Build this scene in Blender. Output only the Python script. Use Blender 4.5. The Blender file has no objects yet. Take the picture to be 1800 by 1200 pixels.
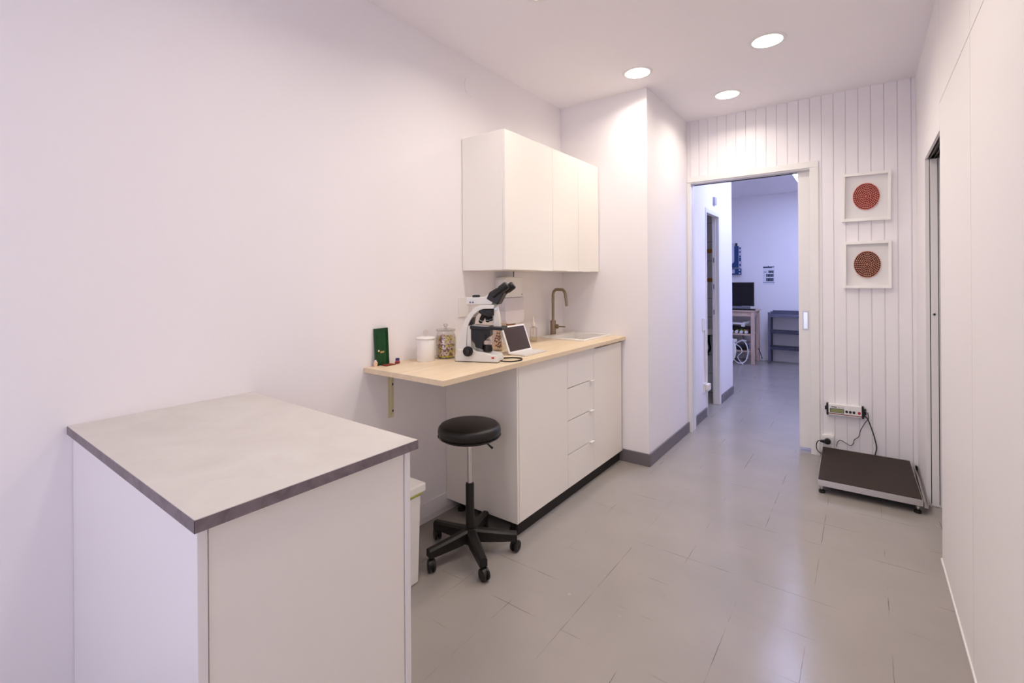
import bpy, bmesh, math, random
from mathutils import Vector, Matrix
random.seed(7)
S = bpy.context.scene
COL = S.collection
# ---------------------------------------------------------------- camera
H = 2.6885; YP = 3.267; XP = .7045; YB = 4.2147; XR = 2.2227; YF = -1.9; YE = 8.63
cd = bpy.data.cameras.new('camera'); cam = bpy.data.objects.new('camera', cd); COL.objects.link(cam)
cd.sensor_width = 36; cd.sensor_fit = 'HORIZONTAL'; cd.lens = 831.43 / 1800 * 36
cd.shift_y = -(600 - 492.84) / 1800; cd.clip_start = .02
Rv = Vector((.80230502, .59687787, -.00659254)); Uv = Vector((.00528934, .00393503, .99997827)); Fv = Vector((-.59689085, .80232245, 0))
M = Matrix.Identity(4)
for i in range(3):
    M[i][0] = Rv[i]; M[i][1] = Uv[i]; M[i][2] = -Fv[i]
M[0][3], M[1][3], M[2][3] = 1.93442, 0, 1.32434
cam.matrix_world = M
S.camera = cam
# ---------------------------------------------------------------- world (cool overcast daylight outside the window)
w = bpy.data.worlds.new('world'); S.world = w; w.use_nodes = True
bg = w.node_tree.nodes['Background']; bg.inputs[0].default_value = (.72, .73, 1.0, 1); bg.inputs[1].default_value = 3.4
LAMP = 9.0; LAMP_W = 5.2; LAMP_COL = (1.0, .90, .79, 1)
PANEL = 16.0; PANEL_COL = (.50, .57, 1.0, 1)
# ---------------------------------------------------------------- colour management
S.view_settings.view_transform = 'Standard'; S.view_settings.look = 'None'
S.view_settings.exposure = 0.0; S.view_settings.gamma = 1.0; S.view_settings.use_curve_mapping = False
S.cycles.use_denoising = True
S.cycles.max_bounces = 10; S.cycles.diffuse_bounces = 6; S.cycles.caustics_reflective = False; S.cycles.caustics_refractive = False

# ================================================================ helpers
def srgb(r, g, b):
    f = lambda c: (c / 255 / 12.92) if c / 255 <= .04045 else ((c / 255 + .055) / 1.055) ** 2.4
    return (f(r), f(g), f(b), 1)

def mat(name, col, rough=.5, metal=0., bump=0., bscale=40., var=0., vscale=6., trans=0., spec=.5, ior=1.45, stretch=(1, 1, 1), coat=0.):
    m = bpy.data.materials.new(name); m.use_nodes = True
    nt = m.node_tree; b = nt.nodes['Principled BSDF']
    b.inputs['Base Color'].default_value = col; b.inputs['Roughness'].default_value = rough
    b.inputs['Metallic'].default_value = metal; b.inputs['IOR'].default_value = ior
    b.inputs['Transmission Weight'].default_value = trans
    b.inputs['Specular IOR Level'].default_value = spec; b.inputs['Coat Weight'].default_value = coat
    tc = nt.nodes.new('ShaderNodeTexCoord'); mp = nt.nodes.new('ShaderNodeMapping')
    mp.inputs['Scale'].default_value = stretch
    nt.links.new(tc.outputs['Object'], mp.inputs[0])
    if var > 0:
        n = nt.nodes.new('ShaderNodeTexNoise'); n.inputs['Scale'].default_value = vscale; n.inputs['Detail'].default_value = 6
        nt.links.new(mp.outputs[0], n.inputs['Vector'])
        r = nt.nodes.new('ShaderNodeValToRGB')
        r.color_ramp.elements[0].position = .3; r.color_ramp.elements[1].position = .7
        c = list(col)
        r.color_ramp.elements[0].color = [max(0, x * (1 - var)) for x in c[:3]] + [1]
        r.color_ramp.elements[1].color = [min(1, x * (1 + var)) for x in c[:3]] + [1]
        nt.links.new(n.outputs['Fac'], r.inputs[0]); nt.links.new(r.outputs[0], b.inputs['Base Color'])
    if bump > 0:
        n2 = nt.nodes.new('ShaderNodeTexNoise'); n2.inputs['Scale'].default_value = bscale; n2.inputs['Detail'].default_value = 3
        nt.links.new(mp.outputs[0], n2.inputs['Vector'])
        bp = nt.nodes.new('ShaderNodeBump'); bp.inputs['Strength'].default_value = bump; bp.inputs['Distance'].default_value = .002
        nt.links.new(n2.outputs['Fac'], bp.inputs['Height']); nt.links.new(bp.outputs[0], b.inputs['Normal'])
    return m

def emit(name, col, s):
    m = bpy.data.materials.new(name); m.use_nodes = True; nt = m.node_tree
    b = nt.nodes['Principled BSDF']
    b.inputs['Base Color'].default_value = (.8, .8, .8, 1)
    b.inputs['Emission Color'].default_value = col; b.inputs['Emission Strength'].default_value = s
    return m

class MB:
    def __init__(self): self.bm = bmesh.new()
    def box(self, x0, x1, y0, y1, z0, z1, bev=0., mtx=None, seg=2):
        r = bmesh.ops.create_cube(self.bm, size=1)
        vs = r['verts']
        bmesh.ops.scale(self.bm, vec=(x1 - x0, y1 - y0, z1 - z0), verts=vs)
        bmesh.ops.translate(self.bm, vec=((x0 + x1) / 2, (y0 + y1) / 2, (z0 + z1) / 2), verts=vs)
        if bev > 0:
            es = list({e for v in vs for e in v.link_edges})
            g = bmesh.ops.bevel(self.bm, geom=es, offset=bev, segments=seg, profile=.5, affect='EDGES')
            vs = list({v for v in g['verts']} | {v for v in vs if v.is_valid})
        if mtx is not None:
            allv = set(vs)
            for v in vs:
                for f in v.link_faces: allv.update(f.verts)
            bmesh.ops.transform(self.bm, matrix=mtx, verts=list(allv))
        return self
    def prism(self, pts, ext, bev=0.):
        ext = Vector(ext)
        a = [self.bm.verts.new(Vector(p)) for p in pts]; b = [self.bm.verts.new(Vector(p) + ext) for p in pts]
        n = len(pts); fs = [self.bm.faces.new(a[::-1]), self.bm.faces.new(b)]
        for i in range(n): fs.append(self.bm.faces.new((a[i], a[(i + 1) % n], b[(i + 1) % n], b[i])))
        bmesh.ops.recalc_face_normals(self.bm, faces=fs)
        if bev > 0:
            es = list({e for f in fs for e in f.edges})
            bmesh.ops.bevel(self.bm, geom=es, offset=bev, segments=2, profile=.5, affect='EDGES')
        return self
    def tube(self, path, r, n=10, caps=True):
        P = [Vector(p) for p in path]; rr = r if isinstance(r, (list, tuple)) else [r] * len(P)
        rings = []; up = None
        for i, p in enumerate(P):
            t = (P[min(i + 1, len(P) - 1)] - P[max(i - 1, 0)])
            if t.length < 1e-9: t = Vector((0, 0, 1))
            t.normalize()
            if up is None:
                up = Vector((0, 0, 1)) if abs(t.z) < .9 else Vector((1, 0, 0))
            u = (up - t * up.dot(t))
            if u.length < 1e-6: u = t.orthogonal()
            u.normalize(); v = t.cross(u); up = u
            rings.append([self.bm.verts.new(p + (u * math.cos(2 * math.pi * k / n) + v * math.sin(2 * math.pi * k / n)) * rr[i]) for k in range(n)])
        for i in range(len(P) - 1):
            for k in range(n):
                self.bm.faces.new((rings[i][k], rings[i][(k + 1) % n], rings[i + 1][(k + 1) % n], rings[i + 1][k]))
        if caps:
            self.bm.faces.new(rings[0][::-1]); self.bm.faces.new(rings[-1])
        return self
    def lathe(self, prof, c, n=40, axis=(0, 0, 1), sx=1., sy=1.):
        # prof: (radius, height) list; closed at both ends when the radius is 0
        ax = Vector(axis).normalized(); u = Vector((1, 0, 0)) if abs(ax.x) < .9 else Vector((0, 1, 0))
        u = (u - ax * u.dot(ax)).normalized(); v = ax.cross(u); c = Vector(c); rings = []
        for (r, h) in prof:
            if r < 1e-6: rings.append([self.bm.verts.new(c + ax * h)])
            else: rings.append([self.bm.verts.new(c + ax * h + u * r * sx * math.cos(2 * math.pi * k / n) + v * r * sy * math.sin(2 * math.pi * k / n)) for k in range(n)])
        for i in range(len(prof) - 1):
            A, B = rings[i], rings[i + 1]
            for k in range(n):
                k2 = (k + 1) % n
                if len(A) == 1 and len(B) == 1: continue
                if len(A) == 1: self.bm.faces.new((A[0], B[k2], B[k]))
                elif len(B) == 1: self.bm.faces.new((A[k], A[k2], B[0]))
                else: self.bm.faces.new((A[k], A[k2], B[k2], B[k]))
        return self
    def blob(self, c, sc, mtx=None, u=10, v=7):
        r = bmesh.ops.create_uvsphere(self.bm, u_segments=u, v_segments=v, radius=1)
        m = Matrix.Translation(Vector(c)) @ (mtx if mtx is not None else Matrix.Identity(4)) @ Matrix.Diagonal((*sc, 1))
        bmesh.ops.transform(self.bm, matrix=m, verts=r['verts']); return self
    def build(self, name, m, parent=None, origin=None, smooth=False):
        me = bpy.data.meshes.new(name)
        bmesh.ops.recalc_face_normals(self.bm, faces=self.bm.faces)
        o = bpy.data.objects.new(name, me); COL.objects.link(o)
        org = Vector((0, 0, 0))
        if parent is not None:
            p = parent
            while p.parent is not None: p = p.parent
            org = p.location.copy(); o.parent = parent
        elif origin is not None:
            org = Vector(origin); o.location = org
        bmesh.ops.translate(self.bm, vec=-org, verts=self.bm.verts)
        self.bm.to_mesh(me); self.bm.free()
        me.materials.append(m)
        if smooth:
            for p in me.polygons: p.use_smooth = True
            md = o.modifiers.new('split', 'EDGE_SPLIT'); md.split_angle = math.radians(38)
        return o

def tag(o, label, cat, group=None):
    o['label'] = label; o['category'] = cat
    if group: o['group'] = group
    return o
def thing(name, loc, label, cat, group=None):
    o = bpy.data.objects.new(name, None); o.empty_display_size = .05; COL.objects.link(o); o.location = loc
    return tag(o, label, cat, group)
def struct(o): o['kind'] = 'structure'; return o
def dup(root, loc, label=None, rotz=0.):
    r = root.copy(); COL.objects.link(r); r.location = loc; r.rotation_euler = (0, 0, rotz)
    if label: r['label'] = label
    for ch in list(root.children):
        c = ch.copy(); COL.objects.link(c); c.parent = r
        for g in list(ch.children):
            d = g.copy(); COL.objects.link(d); d.parent = c
    return r
def smoothpath(pts, n=8):
    P = [Vector(p) for p in pts]; out = []
    for i in range(len(P) - 1):
        p0, p1, p2, p3 = P[max(i - 1, 0)], P[i], P[i + 1], P[min(i + 2, len(P) - 1)]
        for k in range(n):
            t = k / n
            out.append(.5 * ((2 * p1) + (p2 - p0) * t + (2 * p0 - 5 * p1 + 4 * p2 - p3) * t * t + (3 * p1 - p0 - 3 * p2 + p3) * t ** 3))
    out.append(P[-1]); return out

# ================================================================ materials
WALL = mat('wall_paint', (.865, .835, .845, 1), .85, bump=.12, bscale=90, spec=.2)
CEIL = mat('ceiling_paint', (.88, .845, .86, 1), .9, bump=.1, bscale=60, spec=.2)
PANELW = mat('white_lacquered_board', (.85, .825, .84, 1), .42, bump=.05, bscale=20)
TRIMW = mat('white_gloss_trim', (.80, .785, .765, 1), .35)
RIGHTW = mat('right_wall_panel', (.84, .81, .79, 1), .55, bump=.05, bscale=30)
CABW = mat('cabinet_white', (.88, .84, .775, 1), .32)
ISLW = mat('island_white', (.84, .81, .80, 1), .30)
DARK = mat('dark_gap', (.015, .013, .012, 1), .7)
GREYB = mat('grey_baseboard', srgb(112, 106, 110), .45)
BLACKP = mat('black_plastic', srgb(22, 19, 17), .42, bump=.15, bscale=200)
LEATH = mat('black_vinyl', srgb(20, 16, 12), .38, bump=.35, bscale=160)
CHROME = mat('chrome', (.72, .70, .69, 1), .18, 1.)
STEEL = mat('brushed_steel', (.62, .59, .56, 1), .35, 1., bump=.1, bscale=120, stretch=(1, 20, 1))
BRONZE = mat('brushed_bronze', (.30, .235, .155, 1), .32, 1., bump=.06, bscale=200, stretch=(1, 1, .1))
WHITEP = mat('white_plastic', (.80, .78, .75, 1), .4)
CERAM = mat('white_ceramic', (.82, .79, .75, 1), .22)
def thin_glass(name, tint, refl=.10, rough=.03):
    m = bpy.data.materials.new(name); m.use_nodes = True; nt = m.node_tree; nt.nodes.clear(); N = nt.nodes.new; L = nt.links.new
    o = N('ShaderNodeOutputMaterial'); mx = N('ShaderNodeMixShader'); tr = N('ShaderNodeBsdfTransparent'); gl = N('ShaderNodeBsdfGlossy'); lw = N('ShaderNodeLayerWeight'); mr = N('ShaderNodeMapRange')
    tr.inputs[0].default_value = tint; gl.inputs['Roughness'].default_value = rough; lw.inputs['Blend'].default_value = .35
    mr.inputs['To Min'].default_value = refl * .5; mr.inputs['To Max'].default_value = min(1, refl * 6)
    L(lw.outputs['Facing'], mr.inputs['Value']); L(mr.outputs[0], mx.inputs[0]); L(tr.outputs[0], mx.inputs[1]); L(gl.outputs[0], mx.inputs[2]); L(mx.outputs[0], o.inputs[0])
    return m
GLASS = thin_glass('clear_glass', (.985, .98, .975, 1))
MICW = mat('microscope_enamel', (.72, .71, .67, 1), .33)
MICC = mat('microscope_cream', (.80, .75, .66, 1), .33)
RED = mat('red', srgb(190, 30, 40), .4)
GREEN = mat('green_paint', srgb(4, 66, 28), .38, bump=.2, bscale=60, stretch=(1, 1, .2))
BRASS = mat('brass', (.75, .55, .22, 1), .3, 1.)
WOODY = mat('pine_wood', srgb(205, 178, 160), .55, var=.15, vscale=9, stretch=(6, 6, .6))
GREYM = mat('grey_metal', srgb(92, 92, 112), .45)
GREYMD = mat('dark_grey_metal', srgb(58, 58, 74), .45)

def floor_mat():
    m = mat('grey_painted_tile', srgb(160, 155, 152), .2, spec=.5)
    nt = m.node_tree; b = nt.nodes['Principled BSDF']; N = nt.nodes.new; L = nt.links.new
    tc = N('ShaderNodeTexCoord'); sx = N('ShaderNodeSeparateXYZ'); L(tc.outputs['Object'], sx.inputs[0])
    def math_(op, a, bb=None):
        q = N('ShaderNodeMath'); q.operation = op
        for i, v in enumerate((a, bb)):
            if v is None: continue
            if isinstance(v, (int, float)): q.inputs[i].default_value = v
            else: L(v, q.inputs[i])
        return q.outputs[0]
    wob = N('ShaderNodeTexNoise'); wob.inputs['Scale'].default_value = 25; L(tc.outputs['Object'], wob.inputs['Vector'])
    wv = math_('MULTIPLY', math_('SUBTRACT', wob.outputs['Fac'], .5), .004)
    def seam(axis, off, seed):
        v = math_('ADD', sx.outputs[axis], wv)
        v = math_('SUBTRACT', v, off); v = math_('DIVIDE', v, .2505)
        d = math_('ABSOLUTE', math_('SUBTRACT', math_('FRACT', math_('ADD', v, 100.5)), .5))
        line = math_('LESS_THAN', d, .0046)
        mp = N('ShaderNodeMapping'); mp.inputs['Location'].default_value = (seed, seed * 2, 0); L(tc.outputs['Object'], mp.inputs[0])
        n = N('ShaderNodeTexNoise'); n.inputs['Scale'].default_value = 4.2; n.inputs['Detail'].default_value = 4; L(mp.outputs[0], n.inputs['Vector'])
        r = N('ShaderNodeMapRange'); r.inputs['From Min'].default_value = .50; r.inputs['From Max'].default_value = .63; L(n.outputs['Fac'], r.inputs['Value'])
        return math_('MULTIPLY', line, r.outputs[0])
    s = math_('MAXIMUM', seam('X', 1.256, 3.1), seam('Y', 2.296, 7.7))
    nb = N('ShaderNodeTexNoise'); nb.inputs['Scale'].default_value = 3.; nb.inputs['Detail'].default_value = 5; L(tc.outputs['Object'], nb.inputs['Vector'])
    cr = N('ShaderNodeValToRGB'); L(nb.outputs['Fac'], cr.inputs[0])
    cr.color_ramp.elements[0].position = .3; cr.color_ramp.elements[1].position = .7
    cr.color_ramp.elements[0].color = srgb(152, 146, 141); cr.color_ramp.elements[1].color = srgb(160, 153, 147)
    # pale worn specks
    vo = N('ShaderNodeTexNoise'); vo.inputs['Scale'].default_value = 22; vo.inputs['Detail'].default_value = 2; L(tc.outputs['Object'], vo.inputs['Vector'])
    sp = N('ShaderNodeMapRange'); sp.inputs['From Min'].default_value = .76; sp.inputs['From Max'].default_value = .80; L(vo.outputs['Fac'], sp.inputs['Value'])
    mx0 = N('ShaderNodeMix'); mx0.data_type = 'RGBA'; L(math_('MULTIPLY', sp.outputs[0], .5), mx0.inputs['Factor']); L(cr.outputs[0], mx0.inputs[6]); mx0.inputs[7].default_value = srgb(200, 194, 188)
    mx = N('ShaderNodeMix'); mx.data_type = 'RGBA'; L(math_('MULTIPLY', s, .72), mx.inputs['Factor']); L(mx0.outputs[2], mx.inputs[6]); mx.inputs[7].default_value = srgb(70, 60, 52)
    L(mx.outputs[2], b.inputs['Base Color'])
    n2 = N('ShaderNodeTexNoise'); n2.inputs['Scale'].default_value = 120; n2.inputs['Detail'].default_value = 2; L(tc.outputs['Object'], n2.inputs['Vector'])
    n3 = N('ShaderNodeTexNoise'); n3.inputs['Scale'].default_value = 7; L(tc.outputs['Object'], n3.inputs['Vector'])
    h = math_('ADD', math_('MULTIPLY', n2.outputs['Fac'], .25), math_('MULTIPLY', n3.outputs['Fac'], 1.2))
    bp = N('ShaderNodeBump'); bp.inputs['Strength'].default_value = .25; bp.inputs['Distance'].default_value = .004; L(h, bp.inputs['Height']); L(bp.outputs[0], b.inputs['Normal'])
    return m
FLOOR = floor_mat()

def wood_mat():
    m = mat('birch_worktop', srgb(222, 192, 150), .42)
    nt = m.node_tree; b = nt.nodes['Principled BSDF']; N = nt.nodes.new; L = nt.links.new
    tc = N('ShaderNodeTexCoord'); mp = N('ShaderNodeMapping'); mp.inputs['Scale'].default_value = (14, 1.3, 14); L(tc.outputs['Object'], mp.inputs[0])
    n = N('ShaderNodeTexNoise'); n.inputs['Scale'].default_value = 3; n.inputs['Detail'].default_value = 8; n.inputs['Distortion'].default_value = .6; L(mp.outputs[0], n.inputs['Vector'])
    cr = N('ShaderNodeValToRGB'); L(n.outputs['Fac'], cr.inputs[0])
    cr.color_ramp.elements[0].position = .3; cr.color_ramp.elements[1].position = .72
    cr.color_ramp.elements[0].color = srgb(221, 199, 166); cr.color_ramp.elements[1].color = srgb(231, 213, 185)
    L(cr.outputs[0], b.inputs['Base Color']); return m
WOOD = wood_mat()

def concrete(name, c0, c1, sc, rough):
    m = mat(name, c0, rough); nt = m.node_tree; b = nt.nodes['Principled BSDF']; N = nt.nodes.new; L = nt.links.new
    tc = N('ShaderNodeTexCoord')
    n = N('ShaderNodeTexNoise'); n.inputs['Scale'].default_value = sc; n.inputs['Detail'].default_value = 9; n.inputs['Roughness'].default_value = .65; n.inputs['Distortion'].default_value = .8; L(tc.outputs['Object'], n.inputs['Vector'])
    cr = N('ShaderNodeValToRGB'); L(n.outputs['Fac'], cr.inputs[0]); cr.color_ramp.elements[0].position = .32; cr.color_ramp.elements[1].position = .68
    cr.color_ramp.elements[0].color = c0; cr.color_ramp.elements[1].color = c1; L(cr.outputs[0], b.inputs['Base Color']); return m
CONC = concrete('concrete_laminate', srgb(200, 195, 189), srgb(209, 205, 199), 6, .5)
CONCE = concrete('concrete_edge_band', srgb(104, 93, 96), srgb(134, 122, 126), 24, .5)

def tile_mat():
    m = mat('bath_tiles', (.75, .75, .76, 1), .2); nt = m.node_tree; b = nt.nodes['Principled BSDF']; N = nt.nodes.new; L = nt.links.new
    tc = N('ShaderNodeTexCoord'); mp = N('ShaderNodeMapping'); mp.inputs['Rotation'].default_value = (math.pi / 2, 0, 0); L(tc.outputs['Object'], mp.inputs[0])
    br = N('ShaderNodeTexBrick'); br.inputs['Scale'].default_value = 1; br.offset = 0
    br.inputs['Color1'].default_value = (.74, .74, .75, 1); br.inputs['Color2'].default_value = (.70, .70, .72, 1); br.inputs['Mortar'].default_value = (.4, .4, .42, 1)
    br.inputs['Brick Width'].default_value = .3; br.inputs['Row Height'].default_value = .22; br.inputs['Mortar Size'].default_value = .004
    L(mp.outputs[0], br.inputs['Vector']); L(br.outputs['Color'], b.inputs['Base Color']); return m
TILES = tile_mat()

# ================================================================ room shell
T = .12
struct(MB().box(-1.0, 3.0, YF - T, YE + T, -.12, 0).build('floor', FLOOR))
struct(MB().box(-1.0, 3.0, YF - T, YE + T, H, H + .12).build('ceiling', CEIL))
struct(MB().box(-T, 0, YF - T, YP + .01, 0, H).build('wall_left', WALL))
struct(MB().box(-T, XP, YP, YB - .004, 0, H, ).build('wall_pillar', WALL))
# near wall (behind the camera) with a wide window
m = MB(); WX0, WX1, WZ0, WZ1 = .55, 2.05, .25, 2.35
m.box(-T, WX0, YF - T, YF, 0, H).box(WX1, XR + .5, YF - T, YF, 0, H).box(WX0, WX1, YF - T, YF, 0, WZ0).box(WX0, WX1, YF - T, YF, WZ1, H)
struct(m.build('wall_front', WALL))
m = MB()
for (a, b_, c_, d_) in ((WX0, WX0 + .05, WZ0, WZ1), (WX1 - .05, WX1, WZ0, WZ1), (WX0 + .05, WX1 - .05, WZ0, WZ0 + .05), (WX0 + .05, WX1 - .05, WZ1 - .05, WZ1), ((WX0 + WX1) / 2 - .03, (WX0 + WX1) / 2 + .03, WZ0 + .05, WZ1 - .05)):
    m.box(a, b_, YF - .09, YF - .03, c_, d_)
win = struct(m.build('window_1', TRIMW))
po = bpy.data.lights.new('window_portal', 'AREA'); po.shape = 'RECTANGLE'; po.size = WX1 - WX0; po.size_y = WZ1 - WZ0; po.cycles.is_portal = True
pob = bpy.data.objects.new('window_portal', po); COL.objects.link(pob); pob.location = ((WX0 + WX1) / 2, YF - T - .01, (WZ0 + WZ1) / 2); pob.rotation_euler = (math.radians(90), 0, math.radians(180))

# right wall: flush panels with fine joints; sliding-door opening
DY0, DY1, DZ, ZJ = 2.976, 3.661, 2.0156, 2.1424; g = .002
m = MB(); D_ = .012
for (y0, y1, z0, z1) in ((YF, .6, 0, ZJ), (.6, 1.395, 0, ZJ), (1.395, 2.1855, 0, ZJ), (2.1855, DY0, 0, ZJ),
                         (YF, .6, ZJ, H), (.6, 1.395, ZJ, H), (1.395, 2.1855, ZJ, H), (2.1855, DY0, ZJ, H),
                         (DY0, YB, ZJ, H), (DY0, DY1, DZ, ZJ - g * 0), (DY1, YB, 0, ZJ)):
    far = (y0 >= DY0)
    gg = g if not far else g * .25
    m.box(XR, XR + D_, y0 + (gg if not (far and y0 == DY0) else g * .5), y1 - gg, z0 + (gg if z0 > 0 else 0), z1 - (gg if z1 < H else 0))
struct(m.build('wall_right', RIGHTW))
m = MB().box(XR + D_ + .001, XR + .02, YF, DY0 - .001, 0, H)   # dark board put behind the panel joints as their shade
struct(m.build('wall_right_joint_shade', mat('joint_shadow_board', (.10, .095, .09, 1), .8)))
m = MB()   # core behind the panels
m.box(XR + .021, XR + .09, YF, DY0 - .001, 0, H).box(XR + D_ + .001, XR + .09, DY0, DY1, DZ + .06, H).box(XR + .0, XR + .002, DY0, DY1, DZ - .0, DZ + .001)
m.box(XR + D_ + .001, XR + .02, DY1 + .001, YB + .12, 0, H).box(XR + .062, XR + .09, DY1 + .04, YB + .12, 0, H)
m.box(XR + .02, XR + .062, DY1 + .3, YB + .12, 0, H)
m.box(XR + .30, XR + .34, DY0 - .4, DY1 + .4, 0, H).box(XR + .09, XR + .34, DY0 - .42, DY0 - .4, 0, H).box(XR + .09, XR + .34, DY1 + .4, DY1 + .42, 0, H)
struct(m.build('wall_right_core', RIGHTW))
# jamb strips, head track, leaf edge
struct(MB().box(XR + .0005, XR + .0185, DY1 - .012, DY1 + .01, 0.014, DZ).box(XR + .0585, XR + .085, DY1 - .012, DY1 + .01, 0.014, DZ).box(XR + .004, XR + .085, DY1 - .010, DY1 + .008, 0, .014).build('trim_sliding_door', TRIMW))
m = MB().box(XR + .0225, XR + .0545, DY1 - .02, DY1 + .25, .006, DZ - .004, .002)
dl = struct(m.build('door_3', TRIMW))
MB().lathe([(0, .0), (.008, 0), (.008, .0015), (.0055, .0012), (.0055, .0), (0, .0)], (XR + .038, DY1 - .0205, 1.113), 24, (0, -1, 0)).build('door_lock', mat('lock_ring', (.6, .58, .56, 1), .3, .6), dl)
m = MB()
m.box(XR + .019, XR + .022, DY1 - .009, DY1 + .2, 0.001, DZ).box(XR + .055, XR + .058, DY1 - .009, DY1 + .2, 0.001, DZ)
struct(m.build('trim_pocket_gap', DARK))
m = MB().box(XR + .004, XR + .088, DY0 + .004, DY1 - .013, DZ + .012, DZ + .05)
for xx in (.018, .038, .058): m.box(XR + xx, XR + xx + .005, DY0 + .004, DY1 - .013, DZ - .004, DZ + .012)
struct(m.build('trim_door_track', mat('track_brown', srgb(52, 42, 38), .4)))
struct(MB().box(XR - .006, XR, YF, DY0 - .002, 0, .013, .002).build('baseboard_right', TRIMW))

# panelled back wall (vertical boards with grooves), door opening x .7045-1.609
def boards(m, xa, xb, z0, z1):
    xs = [.7327 + .0733 * i for i in range(21)]
    P = [(xa, YB)]
    for x in xs:
        if xa + .006 < x < xb - .006: P += [(x - .0028, YB), (x - .0012, YB + .006), (x + .0012, YB + .006), (x + .0028, YB)]
    P += [(xb, YB)]
    m.prism([(p[0], p[1], z0) for p in P] + [(xb, YB + .03, z0), (xa, YB + .03, z0)], (0, 0, z1 - z0))
m = MB()
boards(m, XP - .004, 1.640, 2.168, H); boards(m, 1.640, XR, 0, H)
struct(m.build('wall_back', PANELW))
m = MB().box(-.9, XP, YB + .002, YB + .12, 0, H).box(XP, XR + .02, YB + .085, YB + .12, 2.15, H).box(1.62, XR + .1, YB + .085, YB + .12, 0, H).box(XP, XR, YB + .03, YB + .085, 2.19, H).box(1.95, XR, YB + .03, YB + .085, 0, 2.19)
struct(m.build('wall_back_core', WALL))
# casing of the sliding door
m = MB().box(XP + .001, 1.665, YB - .010, YB + .001, 2.160, 2.2066, .002).box(1.609, 1.665, YB - .010, YB + .001, 0, 2.1598, .002)
struct(m.build('trim_doorway_casing', TRIMW))
m = MB().box(XP + .0005, .7345, YB - .006, YB + .04, 0, 2.158, .002).box(XP + .0005, .7345, YB + .052, YB + .125, 0, 2.158, .002).box(XP, 1.62, YB + .001, YB + .032, 2.150, 2.170).box(XP, 1.62, YB + .085, YB + .121, 2.150, 2.170)
struct(m.build('trim_doorway_jamb', TRIMW))
struct(MB().box(XP + .0005, .722, YB + .0405, YB + .0515, 0, 2.158).build('trim_jamb_channel', mat('channel_shadowed_plastic', srgb(120, 112, 112), .6)))
m = MB().box(1.5295, 1.93, YB + .038, YB + .078, .028, 2.17, .002)
leaf = struct(m.build('door_1', TRIMW))
hm = MB(); PX0, PX1, PZ0, PZ1, PYf = 1.553, 1.5925, .930, 1.078, YB + .038
hm.box(PX0, PX0 + .008, PYf - .003, PYf + .002, PZ0, PZ1, .001).box(PX1 - .006, PX1, PYf - .003, PYf + .002, PZ0, PZ1, .001).box(PX0 + .008, PX1 - .006, PYf - .003, PYf + .002, PZ0, PZ0 + .012, .001).box(PX0 + .008, PX1 - .006, PYf - .003, PYf + .002, PZ1 - .012, PZ1, .001)
fp = hm.build('flush_pull', mat('satin_aluminium', (.62, .62, .64, 1), .4, .8), leaf)
MB().box(PX0 + .008, PX1 - .006, PYf - .0008, PYf + .002, PZ0 + .012, PZ1 - .012).build('pull_recess', mat('polished_aluminium', (.66, .66, .70, 1), .25, 1.), fp)

# back room shell + little tiled bathroom block
BX = XP
m = MB().box(-.9, XR + .9, YE, YE + T, 0, H)
struct(m.build('wall_far', WALL))
D2a, D2b, D2z = 4.825, 5.315, 1.985
m = MB().box(BX - .062, BX, YB + .12, D2a, 0, H).box(BX - .062, BX, D2b, 5.94, 0, H).box(BX - .062, BX, D2a, D2b, D2z, H)
m.box(-.9, BX - .062, 5.86, 5.94, 0, H)
struct(m.build('wall_bathroom', WALL))
m = MB().box(-.9, BX - .062, 5.845, 5.8595, 0, H)
struct(m.build('wall_bathroom_tiles', TILES))
struct(MB().box(-1.0, -.9, YB + .1, YE, 0, H).build('wall_far_left', WALL))
struct(MB().box(XR + .04, XR + .14, YB + .12, YE, 0, H).build('wall_far_right', WALL))
m = MB()
for (ya, yb, za, zb) in ((D2a - .030, D2a - .001, 0, D2z + .035), (D2b - .012, D2b + .052, 0, D2z + .035), (D2a - .001, D2b - .012, D2z - .01, D2z + .035)):
    m.box(BX - .012, BX + .007, ya, yb, za, zb, .002)
m.box(BX - .0615, BX - .03, D2b - .014, D2b + .0005, 0, D2z - .001)
dr = struct(m.build('door_2', TRIMW))
m = MB()
for zz in (.95, 1.22, 1.5): m.box(BX - .050, BX - .042, D2b - .018, D2b - .0135, zz, zz + .05)
m.build('strike_plate', GREYM, dr)
orange = mat('orange_tile_trim', srgb(176, 120, 40), .4)
for zz in (1.655, 1.315): struct(MB().box(-.9, BX - .062, 5.835, 5.845, zz - .022, zz + .022).build('trim_bath_band', orange))

# grey baseboards
hb = .088
struct(MB().box(0.5105, XP + .012, YP - .012, YP, 0, hb, .003).box(.4865, .5105, YP - .012, YP, 0, .072).build('baseboard_pillar', GREYB))
struct(MB().box(XP, XP + .012, YP, YB - .008, 0, hb, .003).build('baseboard_passage', GREYB))
struct(MB().box(BX, BX + .012, YB + .13, D2a - .037, 0, hb, .003).build('baseboard_backroom', GREYB))
struct(MB().box(BX, BX + .012, D2b + .055, 5.94, 0, hb, .003).build('baseboard_backroom_corner', GREYB))
struct(MB().box(0, .008, .90, YP, 0.03, .115, .003).build('baseboard_left', WALL))

# round cover plate high on the left wall
tag(MB().lathe([(0, .0), (.056, .0), (.056, .004), (.053, .007), (0, .0075)], (0, 2.175, 2.51), 36, (1, 0, 0), sx=.85).build('cover_plate', WALL, None, (0, 2.175, 2.51), True),
    'white round blanking plate high on the left wall above the wall cupboards', 'wall plate')

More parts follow.
